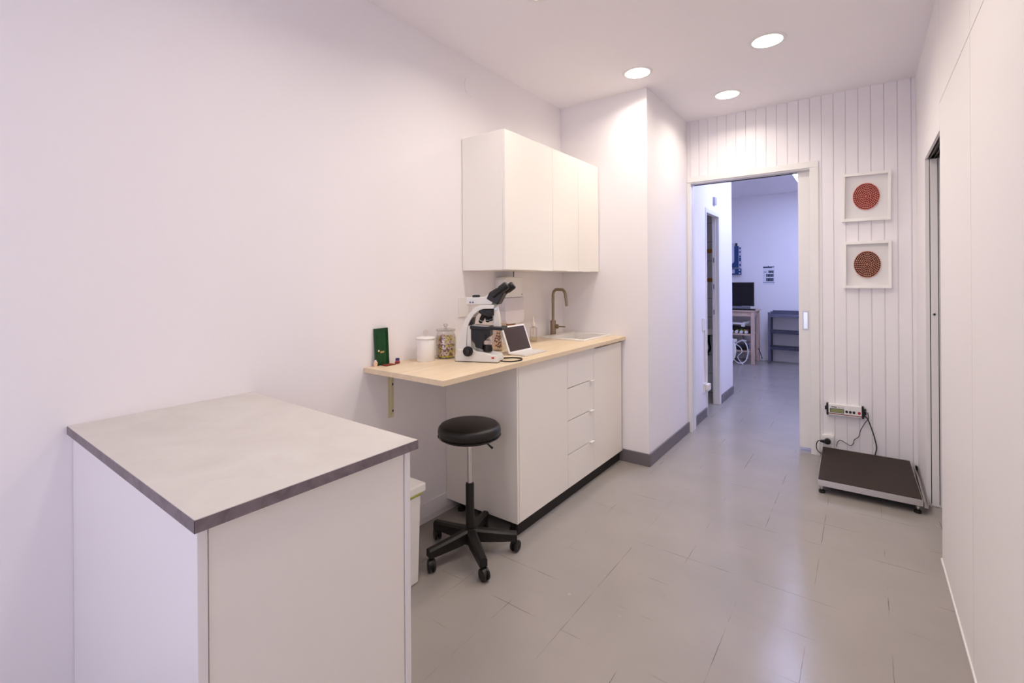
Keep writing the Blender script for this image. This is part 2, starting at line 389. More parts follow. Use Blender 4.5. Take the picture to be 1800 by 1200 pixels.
# ================================================================ downlights
def downlight(loc, label):
    t = thing('downlight', loc, label, 'ceiling light', 'recessed downlights in the ceiling')
    x, y, z = loc
    MB().lathe([(.079, -.001), (.079, -.004), (.0955, -.003), (.097, 0), (.079, 0)], loc, 48).build('trim_ring', WHITEP, t, None, True)
    MB().lathe([(0, -.0025), (.0788, -.0025), (.0788, -.001), (0, -.001)], loc, 48).build('diffuser', emit('lamp_glow', LAMP_COL, LAMP), t)
    ld = bpy.data.lights.new('lamp_light', 'AREA'); ld.shape = 'DISK'; ld.size = .156; ld.energy = LAMP_W; ld.color = LAMP_COL[:3]; ld.spread = math.radians(150)
    lo = bpy.data.objects.new('lamp_light', ld); COL.objects.link(lo); lo.parent = t; lo.location = (0, 0, -.0045)
    return t
d0 = downlight((.743, 3.003, H), 'round white downlight in the ceiling just in front of the pillar corner')
dup(d0, (1.498, 3.052, H), 'round white downlight nearest the right wall, largest of the lit ones')
dup(d0, (1.131, 3.762, H), 'round white downlight closest to the panelled end wall')
dup(d0, (.712, 1.855, H), 'round white downlight cut off by the top edge of the photo')
for p in ((1.50, 1.93, H), (.95, .80, H), (1.35, -1.2, H)):  # unseen lamps; the one behind the camera is added fill light
    dup(d0, p, 'unseen round white downlight in the ceiling behind the top edge of the photo')
bd = dup(d0, (-.1, 5.1, H), 'unseen round white downlight added to brighten the little bathroom behind the dark doorway')  # unseen dim lamp added to lift the dark bathroom opening
for ch in bd.children:
    if ch.type == 'LIGHT':
        ch.data = ch.data.copy(); ch.data.energy = .5
    elif 'diffuser' in ch.name:
        ch.data = ch.data.copy(); ch.data.materials[0] = emit('dim_lamp_glow', LAMP_COL, .8)
# cool LED panel in the back room
t = thing('ceiling_panel_light', (1.45, 7.09, H), 'bright cool rectangular light panel on the back room ceiling', 'ceiling light')
MB().box(1.19, 1.71, 6.48, 7.70, H - .014, H).build('frame', WHITEP, t)
MB().box(1.20, 1.70, 6.49, 7.69, H - .016, H - .0141).build('diffuser', emit('panel_glow', PANEL_COL, PANEL), t)
t = dup(t, (1.45, 5.35, H), 'cool rectangular light panel on the back room ceiling hidden by the door head')

# ================================================================ island
IX, IY0, IY1, IZ = .958, .343, .878, .8936
th = thing('island_cabinet', (IX / 2, (IY0 + IY1) / 2, 0), 'large white cabinet block in the left foreground under the grey concrete-look top', 'cabinet')
IB = IZ - .026
MB().box(.002, .9345, IY0 + .012, IY0 + .030, 0, IB, .001).build('side_panel', ISLW, th)
MB().box(.002, .9345, IY1 - .025, IY1 - .007, 0, IB, .001).build('side_panel', ISLW, th)
MB().box(.9135, .9315, IY0 + .0325, IY1 - .0275, .0, IB - .003, .001).build('front_panel', CABW, th)
MB().box(.02, .913, IY0 + .031, IY1 - .026, .02, IB - .004).build('carcass', ISLW, th)
m = MB().box(.001, IX, IY0, IY1, IZ - .0255, IZ, .0012)
wt = m.build('island_worktop', CONC, None, (IX / 2, (IY0 + IY1) / 2, IZ - .0255))
tag(wt, 'grey concrete-look worktop on the white cabinet in the left foreground', 'worktop')
me = MB(); me.box(.0, IX + .0008, IY0 - .0008, IY0, IZ - .0252, IZ - .0012).box(IX, IX + .0008, IY0 - .0008, IY1 + .0008, IZ - .0252, IZ - .0012).box(0, IX, IY1, IY1 + .0008, IZ - .0252, IZ - .0012)
eb = me.build('edge_band', CONCE, wt); eb['label'] = 'darker mottled grey edge band'

# ================================================================ waste bin behind the island
t = thing('waste_bin', (.24, 1.27, 0), 'white lidded waste bin behind the foreground cabinet', 'bin')
bx0, bx1, by0, by1 = .12, .362, 1.10, 1.425
m = MB(); b0 = [(bx0 + .012, by0 + .012), (bx1 - .004, by0 + .012), (bx1 - .004, by1 - .004), (bx0 + .012, by1 - .004)]; b1 = [(bx0, by0), (bx1 + .004, by0), (bx1 + .004, by1 + .006), (bx0, by1 + .006)]
va = [m.bm.verts.new((x, y, 0)) for x, y in b0]; vb = [m.bm.verts.new((x, y, .392)) for x, y in b1]
m.bm.faces.new(va[::-1]); m.bm.faces.new(vb)
for i in range(4): m.bm.faces.new((va[i], va[(i + 1) % 4], vb[(i + 1) % 4], vb[i]))
bmesh.ops.bevel(m.bm, geom=list(m.bm.edges), offset=.008, segments=3, affect='EDGES')
m.build('body', WHITEP, t, None, True)
MB().box(bx0 - .004, bx1 + .008, by0 - .004, by1 + .010, .389, .398, .002).build('bag_rim', mat('lime_bag', srgb(190, 200, 40), .5), t)
MB().box(bx0 - .012, bx1 + .016, by0 - .012, by1 + .022, .398, .436, .006).build('lid', WHITEP, t)

# ================================================================ kitchen base units
CT, CB = .91, .887; FX = .5093; ZB = .0779; Y0 = 1.9521
def leg(m, x, y):
    m.lathe([(0, 0), (.022, 0), (.022, .012), (.013, .02), (.013, .06), (.02, .066), (.02, ZB + .002), (0, ZB + .002)], (x, y, 0), 20)
UNDER = mat('added_underside_shade', srgb(46, 36, 30), .7)  # dark board added beneath each carcass to cut bounce and deepen the shade
def base_unit(ya, yb, label, sink_open=False):
    t = thing('base_cabinet', ((FX) / 2, (ya + yb) / 2, 0), label, 'cabinet')
    if sink_open:
        cm = MB().box(.003, .015, ya + .0015, yb - .0015, ZB, CB).box(.015, FX - .020, ya + .0015, ya + .0175, ZB, CB).box(.015, FX - .020, yb - .0175, yb - .0015, ZB, CB).box(.015, FX - .020, ya + .0175, yb - .0175, ZB, ZB + .016).box(FX - .036, FX - .020, ya + .0175, yb - .0175, ZB + .016, CB)
        cm.build('carcass', CABW, t)
    else: MB().box(.003, FX - .020, ya + .0015, yb - .0015, ZB, CB, .0008).build('carcass', CABW, t)
    MB().box(.003, FX - .020, ya + .0015, yb - .0015, ZB - .003, ZB - .0004).build('underside_shade_board', UNDER, t)
    for x in (.06, FX - .075):
        for y in (ya + .05, yb - .05):
            lm = MB(); leg(lm, x, y); lm.build('leg', BLACKP, t, None, True)
    return t
def front(t, name, ya, yb, za, zb):
    return MB().box(FX - .0175, FX, ya + .0013, yb - .0013, za, zb, .001).build(name, CABW, t)
HAND = mat('white_edge_pull', (.88, .86, .85, 1), .3)
def pull(par, ya, yb, z):
    MB().box(FX - .012, FX + .013, ya, yb, z, z + .0022, .0005).box(FX + .0112, FX + .013, ya, yb, z - .007, z, .0005).build('handle', HAND, par)
J1, J2, Y3 = 2.4655, 2.8040, 3.256
t = base_unit(Y0 + .014, J1, 'white base cabinet with one door, behind the black stool')
MB().box(.002, FX - .001, Y0, Y0 + .0138, ZB - .002, CB, .001).build('end_panel', CABW, t)
d = front(t, 'door', Y0 + .015, J1, ZB, CB - .006); pull(d, 2.27, 2.435, CB - .0055)
t = base_unit(J1, J2, 'white base cabinet with a stack of four drawers')
zs = [CB - .006, .6735, .478, .2766, ZB]
for i in range(4):
    d = front(t, 'drawer', J1, J2, zs[i + 1] + (.004 if i < 3 else 0), zs[i] - .001)
    if i == 0: pull(d, 2.745, 2.792, CB - .0065)
    else: pull(d, 2.745, 2.795, zs[i] - .0005)
t = base_unit(J2, Y3, 'white base cabinet with one door, under the sink beside the pillar', True)
d = front(t, 'door', J2, Y3 - .012, ZB, CB - .016); pull(d, 2.835, 3.02, CB - .0158)
MB().box(FX - .03, FX - .002, Y3 - .010, Y3 + .004, ZB + .004, CB - .001).build('filler_strip', mat('filler_grey', (.55, .52, .50, 1), .4), t)

pl = MB().box(.470, .486, Y0 + .03, YP - .001, .002, ZB - .0045)  # black board added to darken the gap beneath the base cabinets
tag(pl.build('added_plinth', mat('added_dark_plinth', srgb(30, 24, 20), .6), None, (.478, 2.6, .002)), 'black board added under the white base cabinets to darken the gap', 'added_plinth')
# worktop with the sink cut-out
SX0, SX1, SY0, SY1 = .10, .41, 2.86, 3.227
CX = .5362; C0 = 1.3995
xs = [.001, SX0, SX1, CX]; ys = [C0, SY0, SY1, YP - .001]
m = MB()
for zf in (0, 1):
    z = CT if zf else CB
    V = [[m.bm.verts.new((x, y, z)) for y in ys] for x in xs]
    for i in range(3):
        for j in range(3):
            if i == 1 and j == 1: continue
            m.bm.faces.new((V[i][j], V[i + 1][j], V[i + 1][j + 1], V[i][j + 1]))
    if zf == 0: V0 = V
    else: V1 = V
def wallq(a, b): m.bm.faces.new((V0[a[0]][a[1]], V0[b[0]][b[1]], V1[b[0]][b[1]], V1[a[0]][a[1]]))
for k in range(3): wallq((k, 0), (k + 1, 0)); wallq((k, 3), (k + 1, 3)); wallq((0, k), (0, k + 1)); wallq((3, k), (3, k + 1))
wallq((1, 1), (2, 1)); wallq((1, 2), (2, 2)); wallq((1, 1), (1, 2)); wallq((2, 1), (2, 2))
tag(m.build('kitchen_worktop', WOOD, None, (.27, 2.33, CB)), 'pale birch kitchen worktop running along the left wall to the pillar', 'worktop')

# shelf bracket under the overhang
t = thing('shelf_bracket', (0, 1.558, .64), 'cream metal angle bracket holding up the left end of the worktop', 'bracket')
CREAM = mat('cream_metal', srgb(214, 205, 172), .4)
m = MB().box(0, .004, 1.541, 1.576, .632, CB - .001, .001).box(.004, .30, 1.541, 1.576, CB - .005, CB - .0005, .001).prism([(.004, 1.556, .65), (.004, 1.561, .65), (.004, 1.561, CB - .006), (.004, 1.556, CB - .006)], (.006, 0, 0))
m.build('angle', CREAM, t)
for zz in (.665, .80): MB().lathe([(0, 0), (.006, 0), (.006, .002), (0, .003)], (.004, 1.568, zz), 14, (1, 0, 0)).build('screw', GREYMD, t)

# ================================================================ wall cupboards
UX = .3268; UZ0, UZ1 = 1.385, 2.1753; UY0, UY1 = 2.1003, 3.262
def wall_unit(ya, yb, doors, label):
    t = thing('wall_cabinet', (0, (ya + yb) / 2, UZ0), label, 'cabinet')
    MB().box(.004, UX - .019, ya, yb - .0008, UZ0, UZ1, .001).build('carcass', CABW, t)
    for (a, b_, h0, h1) in doors:
        d = MB().box(UX - .0175, UX, a + .0012, b_ - .0012, UZ0 + .001, UZ1 - .001, .001).build('door', CABW, t)
        MB().box(UX - .012, UX + .010, h0, h1, UZ0 - .0018, UZ0 + .0006, .0004).box(UX + .0085, UX + .010, h0, h1, UZ0, UZ0 + .005, .0004).build('handle', HAND, d)
    return t
wall_unit(UY0, 2.6051, [(UY0, 2.6051, 2.44, 2.59)], 'white single-door wall cupboard above the microscope')
wall_unit(2.6055, UY1, [(2.6055, 2.9466, 2.78, 2.93), (2.9466, UY1, 2.965, 3.11)], 'white two-door wall cupboard above the sink')

# ================================================================ sink and tap
m = MB(); R0, R1, Q0, Q1 = .078, .428, 2.835, 3.252; Z = CT
def quadring(a, b, za, zb):
    A = [m.bm.verts.new((x, y, za)) for x, y in a]; B = [m.bm.verts.new((x, y, zb)) for x, y in b]
    for i in range(4): m.bm.faces.new((A[i], A[(i + 1) % 4], B[(i + 1) % 4], B[i]))
rect = lambda a, b, c, d: [(a, c), (b, c), (b, d), (a, d)]
quadring(rect(R0, R1, Q0, Q1), rect(R0, R1, Q0, Q1), Z, Z + .010)
quadring(rect(R0, R1, Q0, Q1), rect(R0 + .004, R1 - .004, Q0 + .004, Q1 - .004), Z + .010, Z + .013)
quadring(rect(R0 + .004, R1 - .004, Q0 + .004, Q1 - .004), rect(R0 + .055, R1 - .026, Q0 + .03, Q1 - .03), Z + .013, Z + .011)
quadring(rect(R0 + .055, R1 - .026, Q0 + .03, Q1 - .03), rect(R0 + .062, R1 - .032, Q0 + .036, Q1 - .036), Z + .011, Z - .14)
b4 = [m.bm.verts.new((x, y, Z - .14)) for x, y in rect(R0 + .062, R1 - .032, Q0 + .036, Q1 - .036)]; m.bm.faces.new(b4)
bmesh.ops.remove_doubles(m.bm, verts=m.bm.verts, dist=1e-5)
t = thing('sink', (.25, 3.03, CT), 'white rectangular inset sink in the worktop beside the pillar', 'sink')
m.build('basin', CERAM, t)
MB().lathe([(0, -.1395), (.022, -.1395), (.022, -.137), (.015, -.136), (0, -.138)], (.25, 3.03, CT), 24).build('drain', CHROME, t, None, True)
t = thing('tap', (.056, 3.04, CT), 'bronze kitchen tap with a square-bent spout behind the sink', 'tap')
fx, fy = .056, 3.04
MB().lathe([(0, 0), (.0215, 0), (.0215, .108), (.019, .112), (0, .112)], (fx, fy, CT), 32).build('body', BRONZE, t, None, True)
pth = [(fx, fy, CT + .11), (fx, fy, CT + .25)]; cx = fx + .036
for k in range(1, 9):
    a = math.pi - k * math.pi / 16
    pth.append((cx + .036 * math.cos(a), fy, CT + .295 + .05 * math.sin(a)))
cx2 = fx + .072
for k in range(1, 9):
    a = math.pi / 2 - k * math.radians(78) / 8
    pth.append((cx2 + .036 * math.cos(a), fy + .002, CT + .295 + .05 * math.sin(a)))
pth.append((cx2 + .046, fy + .003, CT + .222))
MB().tube(pth, .0108, 18).build('spout', BRONZE, t, None, True)
m = MB().lathe([(0, 0), (.016, 0), (.016, .022), (0, .022)], (fx + .018, fy + .004, CT + .068), 20, (1, .25, 0)).tube([(fx + .036, fy + .012, CT + .068), (fx + .088, fy + .03, CT + .066)], .0042, 10)
m.build('lever', BRONZE, t, None, True)

# ================================================================ microscope
A_ = Vector((.92916, .36967, 0)); N_ = Vector((-.36967, .92916, 0)); O_ = Vector((.30, 1.795, CT))
def mp_(s, tt, z, tc=0.): return O_ + A_ * (s - .267 * tc) + N_ * tt + Vector((0, 0, z))
mt = thing('microscope', tuple(mp_(.06, .05, 0)), 'white and black binocular microscope on the birch worktop', 'microscope')
def prof(pts, t0, t1, tc, bev=.002): return MB().prism([mp_(s, t0, z, tc) for s, z in pts], N_ * (t1 - t0), bev)
prof([(-.058, .003), (.173, .003), (.172, .015), (.166, .036), (.145, .041), (.10, .050), (.085, .052), (.055, .054), (.035, .064), (-.045, .064)], 0, .108, 0, .004).build('base', MICW, mt)
prof([(-.060, 0), (.170, 0), (.170, .003), (-.060, .003)], .004, .104, 0, 0).build('foot', BLACKP, mt)
arm = []
outer = [(-.062, .008), (-.056, .05), (-.047, .095), (-.037, .1327), (-.021, .180), (.0005, .2208), (.025, .253), (.053, .2793), (.085, .291), (.153, .2916)]
inner = [(.150, .272), (.095, .270), (.072, .262), (.045, .240), (.025, .212), (.013, .186), (.007, .160), (.003, .10), (0, .008)]
prof(outer + inner, .016, .088, .016, .003).build('arm', MICW, mt)
prof([(.004, .06), (.028, .06), (.028, .182), (.008, .182)], .022, .084, .02, .002).build('focus_block', MICW, mt)
prof([(.008, .188), (.030, .186), (.040, .232), (.066, .258), (.045, .243), (.022, .212)], .03, .08, .03, .0005).build('arm_inset', BLACKP, mt)
prof([(.002, .293), (.002, .3275), (.10, .330), (.122, .345), (.150, .318), (.140, .293)], .026, .086, .026, .003).build('head', MICW, mt)
m = MB().lathe([(0, 0), (.020, 0), (.020, .010), (.016, .013), (0, .013)], mp_(.054, .055, .328, .05), 24); m.build('camera_port_cap', BLACKP, mt, None, True)
m = MB()
for s in (.025, .040): m.lathe([(0, 0), (.0045, 0), (.0045, .003), (0, .003)], mp_(s, .026, .303, .026), 12, -N_)
m.build('set_screw', GREYM, mt)
# binocular block + eyepiece tubes
prof([(.112, .322), (.128, .355), (.168, .378), (.205, .352), (.172, .292), (.150, .300)], .022, .096, .022, .004).build('binocular_block', BLACKP, mt)
dirv = (A_ * .81 + Vector((0, 0, .586)))
for tt in (-1, 1):
    base = mp_(.163, .055, .337, .055) + (N_ * .92 + A_ * .40) * (.026 * tt)
    q = [base + dirv * d for d in (0, .050, .050, .056, .082, .092, .096)]
    e = MB().tube(q, [.018, .018, .0195, .0215, .0215, .020, .0165], 20).build('eyepiece', BLACKP, mt, None, True)
    MB().lathe([(0, .0), (.012, .0), (.012, .0012), (0, .0014)], base + dirv * .0958, 20, dirv).build('lens', mat('eyepiece_glass', (.05, .06, .08, 1), .05), e)
# nosepiece, objectives, front column
prof([(.067, .250), (.075, .268), (.142, .272), (.146, .244), (.130, .228), (.100, .232)], .028, .085, .028, .006).build('nosepiece', BLACKP, mt)
OBJM = mat('objective_black', srgb(28, 26, 26), .3, .3); RINGM = mat('objective_ring', (.6, .62, .65, 1), .3, .8)
for (s0, z0, s1, z1, tt) in ((.098, .240, .076, .197, .045), (.117, .238, .1165, .1995, .055), (.128, .236, .136, .205, .075)):
    p0, p1 = mp_(s0, tt, z0, tt), mp_(s1, tt, z1, tt); dd = p1 - p0
    ob = MB().tube([p0, p0 + dd * .55, p0 + dd * .6, p0 + dd * .9, p1], [.0125, .0125, .0115, .0105, .007], 18).build('objective', OBJM, mt, None, True)
    MB().tube([p0 + dd * .68, p0 + dd * .74], [.0116, .0114], 18).build('ring', RINGM, ob, None, True)
prof([(.147, .288), (.153, .292), (.166, .292), (.178, .235), (.184, .172), (.146, .172), (.150, .235)], .048, .078, .048, .004).build('front_column', MICC, mt)
prof([(.154, .265), (.169, .265), (.168, .282), (.154, .282)], .0445, .049, .048, .001).build('emblem_plate', RINGM, mt)
# stage, bracket, condenser, lamp, knobs
prof([(.024, .168), (.196, .164), (.196, .179), (.024, .1835)], .0, .098, 0, .002).build('stage', BLACKP, mt)
prof([(.030, .1835), (.12, .1815), (.12, .1835), (.030, .1855)], .012, .05, 0, 0).build('slide_holder', STEEL, mt)
prof([(.028, .166), (.028, .114), (.045, .095), (.055, .0714), (.091, .062), (.091, .10), (.13, .135), (.13, .166)], .02, .075, .02, .002).build('stage_bracket', BLACKP, mt)
m = MB().lathe([(0, .0), (.024, 0), (.026, .012), (.022, .030), (.022, .032), (0, .032)], mp_(.117, .045, .052, .045), 28); m.build('illuminator', BLACKP, mt, None, True)
m = MB().lathe([(0, .0), (.022, 0), (.024, .02), (.017, .026), (.017, .048), (0, .048)], mp_(.112, .05, .088, .05), 28); m.build('condenser', mat('condenser_metal', (.55, .48, .45, 1), .35, .5), mt, None, True)
prof([(.098, .115), (.108, .115), (.108, .140), (.098, .140)], .012, .03, .015, .002).build('condenser_knob', BLACKP, mt)
for tt, sg in ((.0, -1), (.108, 1)):
    k = MB().lathe([(0, 0), (.018, 0), (.018, .006), (.0255, .007), (.0255, .020), (.0235, .023), (.016, .023), (.016, .032), (.013, .034), (0, .034)], mp_(.018, tt, .0565, 0), 32, N_ * sg, sx=1.12 if False else 1.).build('focus_knob', BLACKP, mt, None, True)
m = MB().lathe([(0, 0), (.0085, 0), (.0085, .001), (0, .001)], mp_(.146, .0, .026, 0), 20, -N_, sx=1., sy=.5); m.build('red_badge', RED, mt)

# power cable of the microscope
tag(MB().tube(smoothpath([(mp_(.180, .02, .010)), (mp_(.192, .018, .008)), (.500, 1.925, CT + .004), (.512, 1.985, CT + .004), (.480, 2.030, CT + .004), (.430, 2.02, CT + .004), (.400, 1.985, CT + .004), (.392, 1.95, CT + .004)], 8), .0035, 8).build('power_cable', BLACKP, None, (.48, 1.95, CT), True),
    'short black cable looping on the worktop at the front of the microscope', 'cable')

# ================================================================ tablet with keyboard base
t = thing('tablet', (.40, 2.2, CT), 'white tablet with a dark screen standing open on its keyboard, beside the microscope', 'tablet')
kb = MB().box(.338, .457, 2.10, 2.318, CT + .0005, CT + .0085, .002).build('keyboard_base', mat('silver_plastic', (.72, .69, .66, 1), .35, .2), t)
MB().box(.352, .44, 2.112, 2.306, CT + .0085, CT + .0095, .0004).build('keys', mat('keys_pale', (.74, .71, .68, 1), .5), kb)
tilt = math.radians(-21)
def tabm(): return Matrix.Translation((.362, 2.197, CT + .0090)) @ Matrix.Rotation(tilt, 4, 'Y')
MB().box(-.008, 0, -.112, .112, 0, .1585, .003, tabm()).build('screen_frame', mat('tablet_white', (.84, .81, .80, 1), .3), t)
MB().box(0, .0007, -.100, .100, .010, .1485, 0, tabm()).build('screen', mat('tablet_screen', srgb(62, 46, 44), .12), t)

# ================================================================ jars and counter items
t = thing('ceramic_jar', (.0995, 1.708, CT), 'white ceramic jar with a knobbed lid, between the miniature door and the treat jar', 'jar')
c = (.0995, 1.708, CT)
MB().lathe([(0, 0), (.0445, 0), (.0475, .006), (.0475, .112), (.046, .114), (.043, .113), (.043, .01), (0, .008)], c, 40).build('body', CERAM, t, None, True)
l = MB().lathe([(0, .1145), (.050, .1145), (.051, .118), (.049, .122), (.03, .126), (0, .127)], c, 40).build('lid', CERAM, t, None, True)
MB().lathe([(0, .126), (.008, .126), (.006, .134), (.010, .142), (.012, .148), (.009, .156), (.005, .160), (0, .161)], c, 20).build('knob', thin_glass('frosted_knob', (.95, .92, .90, 1), .05), l, None, True)
# glass treat jar
gc = (.118, 1.838, CT); Rj = .0555
t = thing('glass_jar', gc, 'clear glass jar full of coloured treats, next to the microscope', 'jar')
MB().lathe([(0, 0), (Rj - .004, 0), (Rj, .005), (Rj, .110), (Rj - .003, .122), (Rj - .010, .133), (Rj - .010, .145), (Rj - .0125, .145), (Rj - .0125, .132), (Rj - .0055, .121), (Rj - .0028, .11), (Rj - .0028, .007), (0, .005)], gc, 48).build('body', GLASS, t, None, True)
l = MB().lathe([(0, .146), (Rj - .004, .146), (Rj - .003, .150), (Rj - .005, .154), (.02, .160), (0, .1605)], gc, 48).build('lid', thin_glass('glass_lid', (.86, .87, .82, 1), .16), t, None, True)
MB().lathe([(0, .160), (.006, .160), (.006, .166), (.013, .173), (.014, .178), (.011, .183), (0, .184)], gc, 24).build('knob', thin_glass('glass_knob', (.88, .88, .84, 1), .16), l, None, True)
def bone(name, col):
    m = MB()
    m.box(-.0062, .0062, -.0024, .0024, -.0022, .0022, .0009)
    for sx in (-1, 1):
        for sy in (-1, 1): m.blob((sx * .0064, sy * .0026, 0), (.0033, .0033, .0025), None, 7, 5)
    return m.build(name, mat(name + '_biscuit', col, .65))
TR = [(bone('dog_treat', srgb(226, 206, 60)), 'yellow bone-shaped treat in the clear glass jar'), (bone('dog_treat', srgb(232, 204, 184)), 'pale pink bone-shaped treat in the clear glass jar'), (bone('dog_treat', srgb(146, 90, 60)), 'brown bone-shaped treat in the clear glass jar')]
used = [False] * 3
def treat(k, loc, rot, label, group, sc=1.):
    src, lab = TR[k]
    if used[k]:
        o = src.copy(); COL.objects.link(o)
    else: o = src; used[k] = True
    o.location = loc; o.rotation_euler = rot; o.scale = (sc, sc, sc)
    tag(o, label or lab, 'treat', group); return o
zz = CT + .0115; row = 0
while zz < CT + .127:
    rmax = Rj - .0085 - max(0, (zz - CT - .110)) * .6
    n = 15
    for k in range(n):
        a = 2 * math.pi * (k + .5 * (row % 2)) / n + random.uniform(-.05, .05)
        dcam = math.cos(a - math.atan2(-1.838, 1.816))
        if dcam < -.25: continue
        kk = random.choices((0, 1, 2), (.38, .44, .18))[0]
        roll = random.uniform(-1.2, 1.2)
        m4 = Matrix.Rotation(a + math.pi / 2, 4, 'Z') @ Matrix.Rotation(math.pi / 2, 4, 'X') @ Matrix.Rotation(roll, 4, 'Z')
        treat(kk, (gc[0] + rmax * math.cos(a), gc[1] + rmax * math.sin(a), zz), m4.to_euler(), None, 'treats in the glass jar', 1.08)
    for k in range(7):
        a = 2 * math.pi * k / 7 + row * .5
        if math.cos(a - math.atan2(-1.838, 1.816)) < -.4: continue
        treat(2, (gc[0] + (rmax - .018) * math.cos(a), gc[1] + (rmax - .018) * math.sin(a), zz), (random.uniform(0, .6), random.uniform(0, .6), a + 1.57), 'brown bone-shaped treat in the clear glass jar', 'treats in the glass jar', 1.3)
    zz += .0118; row += 1
# small biscuit jar behind the tablet
bc = (.188, 2.196, CT)
t = thing('biscuit_jar', bc, 'clear jar with a few dark biscuits, between the microscope and the tablet', 'jar')
MB().lathe([(0, 0), (.030, 0), (.033, .004), (.033, .105), (.029, .115), (.029, .12), (.027, .12), (.027, .114), (.0308, .104), (.0308, .006), (0, .004)], bc, 32).build('body', thin_glass('pale_jar_glass', (.95, .90, .86, 1), .12), t, None, True)
brown = 0
for (a, z) in ((-.9, .03), (-.5, .045), (-.1, .028), (.3, .05), (-1.2, .058), (-.3, .07), (.1, .085), (-.75, .088), (.5, .03), (-.55, .105), (-1.0, .075)):
    m4 = Matrix.Rotation(a + math.pi / 2, 4, 'Z') @ Matrix.Rotation(math.pi / 2, 4, 'X') @ Matrix.Rotation(random.uniform(-1, 1), 4, 'Z')
    treat(2, (bc[0] + .0235 * math.cos(a), bc[1] + .0235 * math.sin(a), CT + z), m4.to_euler(), 'dark brown biscuit in the small clear jar by the tablet', 'biscuits in the small jar', 1.15)
# pump bottle
pc = (.137, 2.655, CT)
t = thing('dropper_bottle', pc, 'clear plastic bottle with a white nozzle, on the worktop left of the tap', 'bottle')
MB().lathe([(0, .001), (.024, .001), (.0245, .006), (.0245, .090), (.022, .098), (.011, .101), (.011, .106), (.010, .106), (.010, .100), (.021, .096), (.0232, .089), (.0232, .007), (0, .004)], pc, 28).build('body', GLASS, t, None, True)
MB().lathe([(0, .0045), (.0228, .0045), (.0228, .033), (0, .033)], pc, 28).build('liquid', thin_glass('clear_liquid', (.93, .90, .83, 1), .08), t, None, True)
cp = MB().lathe([(0, .106), (.013, .106), (.013, .124), (.008, .128), (.004, .150), (.0022, .168), (0, .168)], pc, 24).build('nozzle', mat('ivory_plastic', (.86, .80, .70, 1), .4), t, None, True)
MB().tube([(pc[0], pc[1], CT + .106), (pc[0], pc[1], CT + .045)], .0035, 10).build('dip_tube', mat('ivory_tube', (.8, .68, .55, 1), .4), t)
# wall dispenser
t = thing('wall_dispenser', (0, 2.51, 1.0), 'white wall dispenser with a clear grey reservoir, under the wall cupboard', 'dispenser')
m = MB().prism([(0, y, z) for y, z in ((2.415, 1.04), (2.605, 1.04), (2.605, 1.325), (2.598, 1.340), (2.58, 1.347), (2.44, 1.347), (2.422, 1.340), (2.415, 1.325))], (.035, 0, 0), .003)
m.build('back_plate', WHITEP, t)
m = MB().prism([(.036, y, z) for y, z in ((2.395, 1.214), (2.592, 1.214), (2.592, 1.325), (2.585, 1.340), (2.567, 1.347), (2.42, 1.347), (2.402, 1.340), (2.395, 1.325))], (.064, 0, 0), .006)
m.build('cover', WHITEP, t)
MB().lathe([(0, 0), (.004, 0), (.004, .002), (0, .002)], (.1, 2.575, 1.232), 12, (1, 0, 0)).build('button', GREYM, t)
m = MB().prism([(.037, y, z) for y, z in ((2.392, 1.212), (2.595, 1.212), (2.595, 1.07), (2.585, 1.053), (2.565, 1.045), (2.42, 1.045), (2.402, 1.053), (2.392, 1.07))], (.066, 0, 0), .004)
m.build('reservoir', mat('smoky_plastic', (.66, .63, .66, 1), .25), t)
m = MB().prism([(.0385, y, z) for y, z in ((2.391, 1.128), (2.596, 1.128), (2.596, 1.07), (2.586, 1.052), (2.566, 1.044), (2.419, 1.044), (2.401, 1.052), (2.391, 1.07))], (.0655, 0, 0), .003)
m.build('soap', mat('pale_soap', (.74, .70, .73, 1), .3), t)
MB().lathe([(0, .0), (.018, .0), (.024, .012), (.026, .030), (0, .030)], (.07, 2.49, 1.017), 24, sy=1.6).build('nozzle', mat('amber_plastic', srgb(150, 108, 78), .35), t, None, True)
MB().tube([(.05, 2.55, 1.345), (.05, 2.552, UZ0)], .0035, 10).build('cord', GREYM, t)
# wall plate
tag(MB().box(0, .010, 2.062, 2.150, 1.108, 1.226, .003).build('wall_plate', WHITEP, None, (0, 2.106, 1.108)), 'white wall plate partly hidden behind the microscope head', 'wall plate')

# miniature door set
t = thing('miniature_door', (.01, 1.493, CT), 'miniature dark green door leaning on the wall at the left end of the worktop', 'miniature door')
sh = Matrix.Translation((.017, 1.4945, CT)) @ Matrix.Rotation(math.radians(-3.5), 4, 'Y')
MB().box(-.004, .004, -.040, .040, 0, .182, .0006, sh).build('leaf', GREEN, t)
m = MB()
m.box(.004, .007, -.040, -.030, 0, .182, 0, sh).box(.004, .007, .030, .040, 0, .182, 0, sh).box(.004, .007, -.030, .030, .170, .182, 0, sh)
m.build('door_frame', mat('green_dark_paint', srgb(2, 58, 24), .4), t)
m = MB()
for (ya, yb, za, zb) in ((-.024, -.004, .118, .150), (.004, .024, .118, .150), (-.024, -.004, .068, .110), (.004, .024, .068, .110), (-.024, -.004, .012, .050), (.004, .024, .012, .050)):
    m.box(.0035, .0055, ya, yb, za, zb, .0008, sh)
m.build('panel_moulding', GREEN, t)
MB().lathe([(0, 0), (.004, 0), (.005, .004), (0, .007)], sh @ Vector((.005, -.0225, .072)), 14, (1, 0, 0)).build('knob', mat('pearl_knob', (.85, .78, .55, 1), .2, .6), t, None, True)
MB().box(.004, .0062, -.011, .012, .060, .069, .0005, sh).build('letter_slot', BRASS, t)
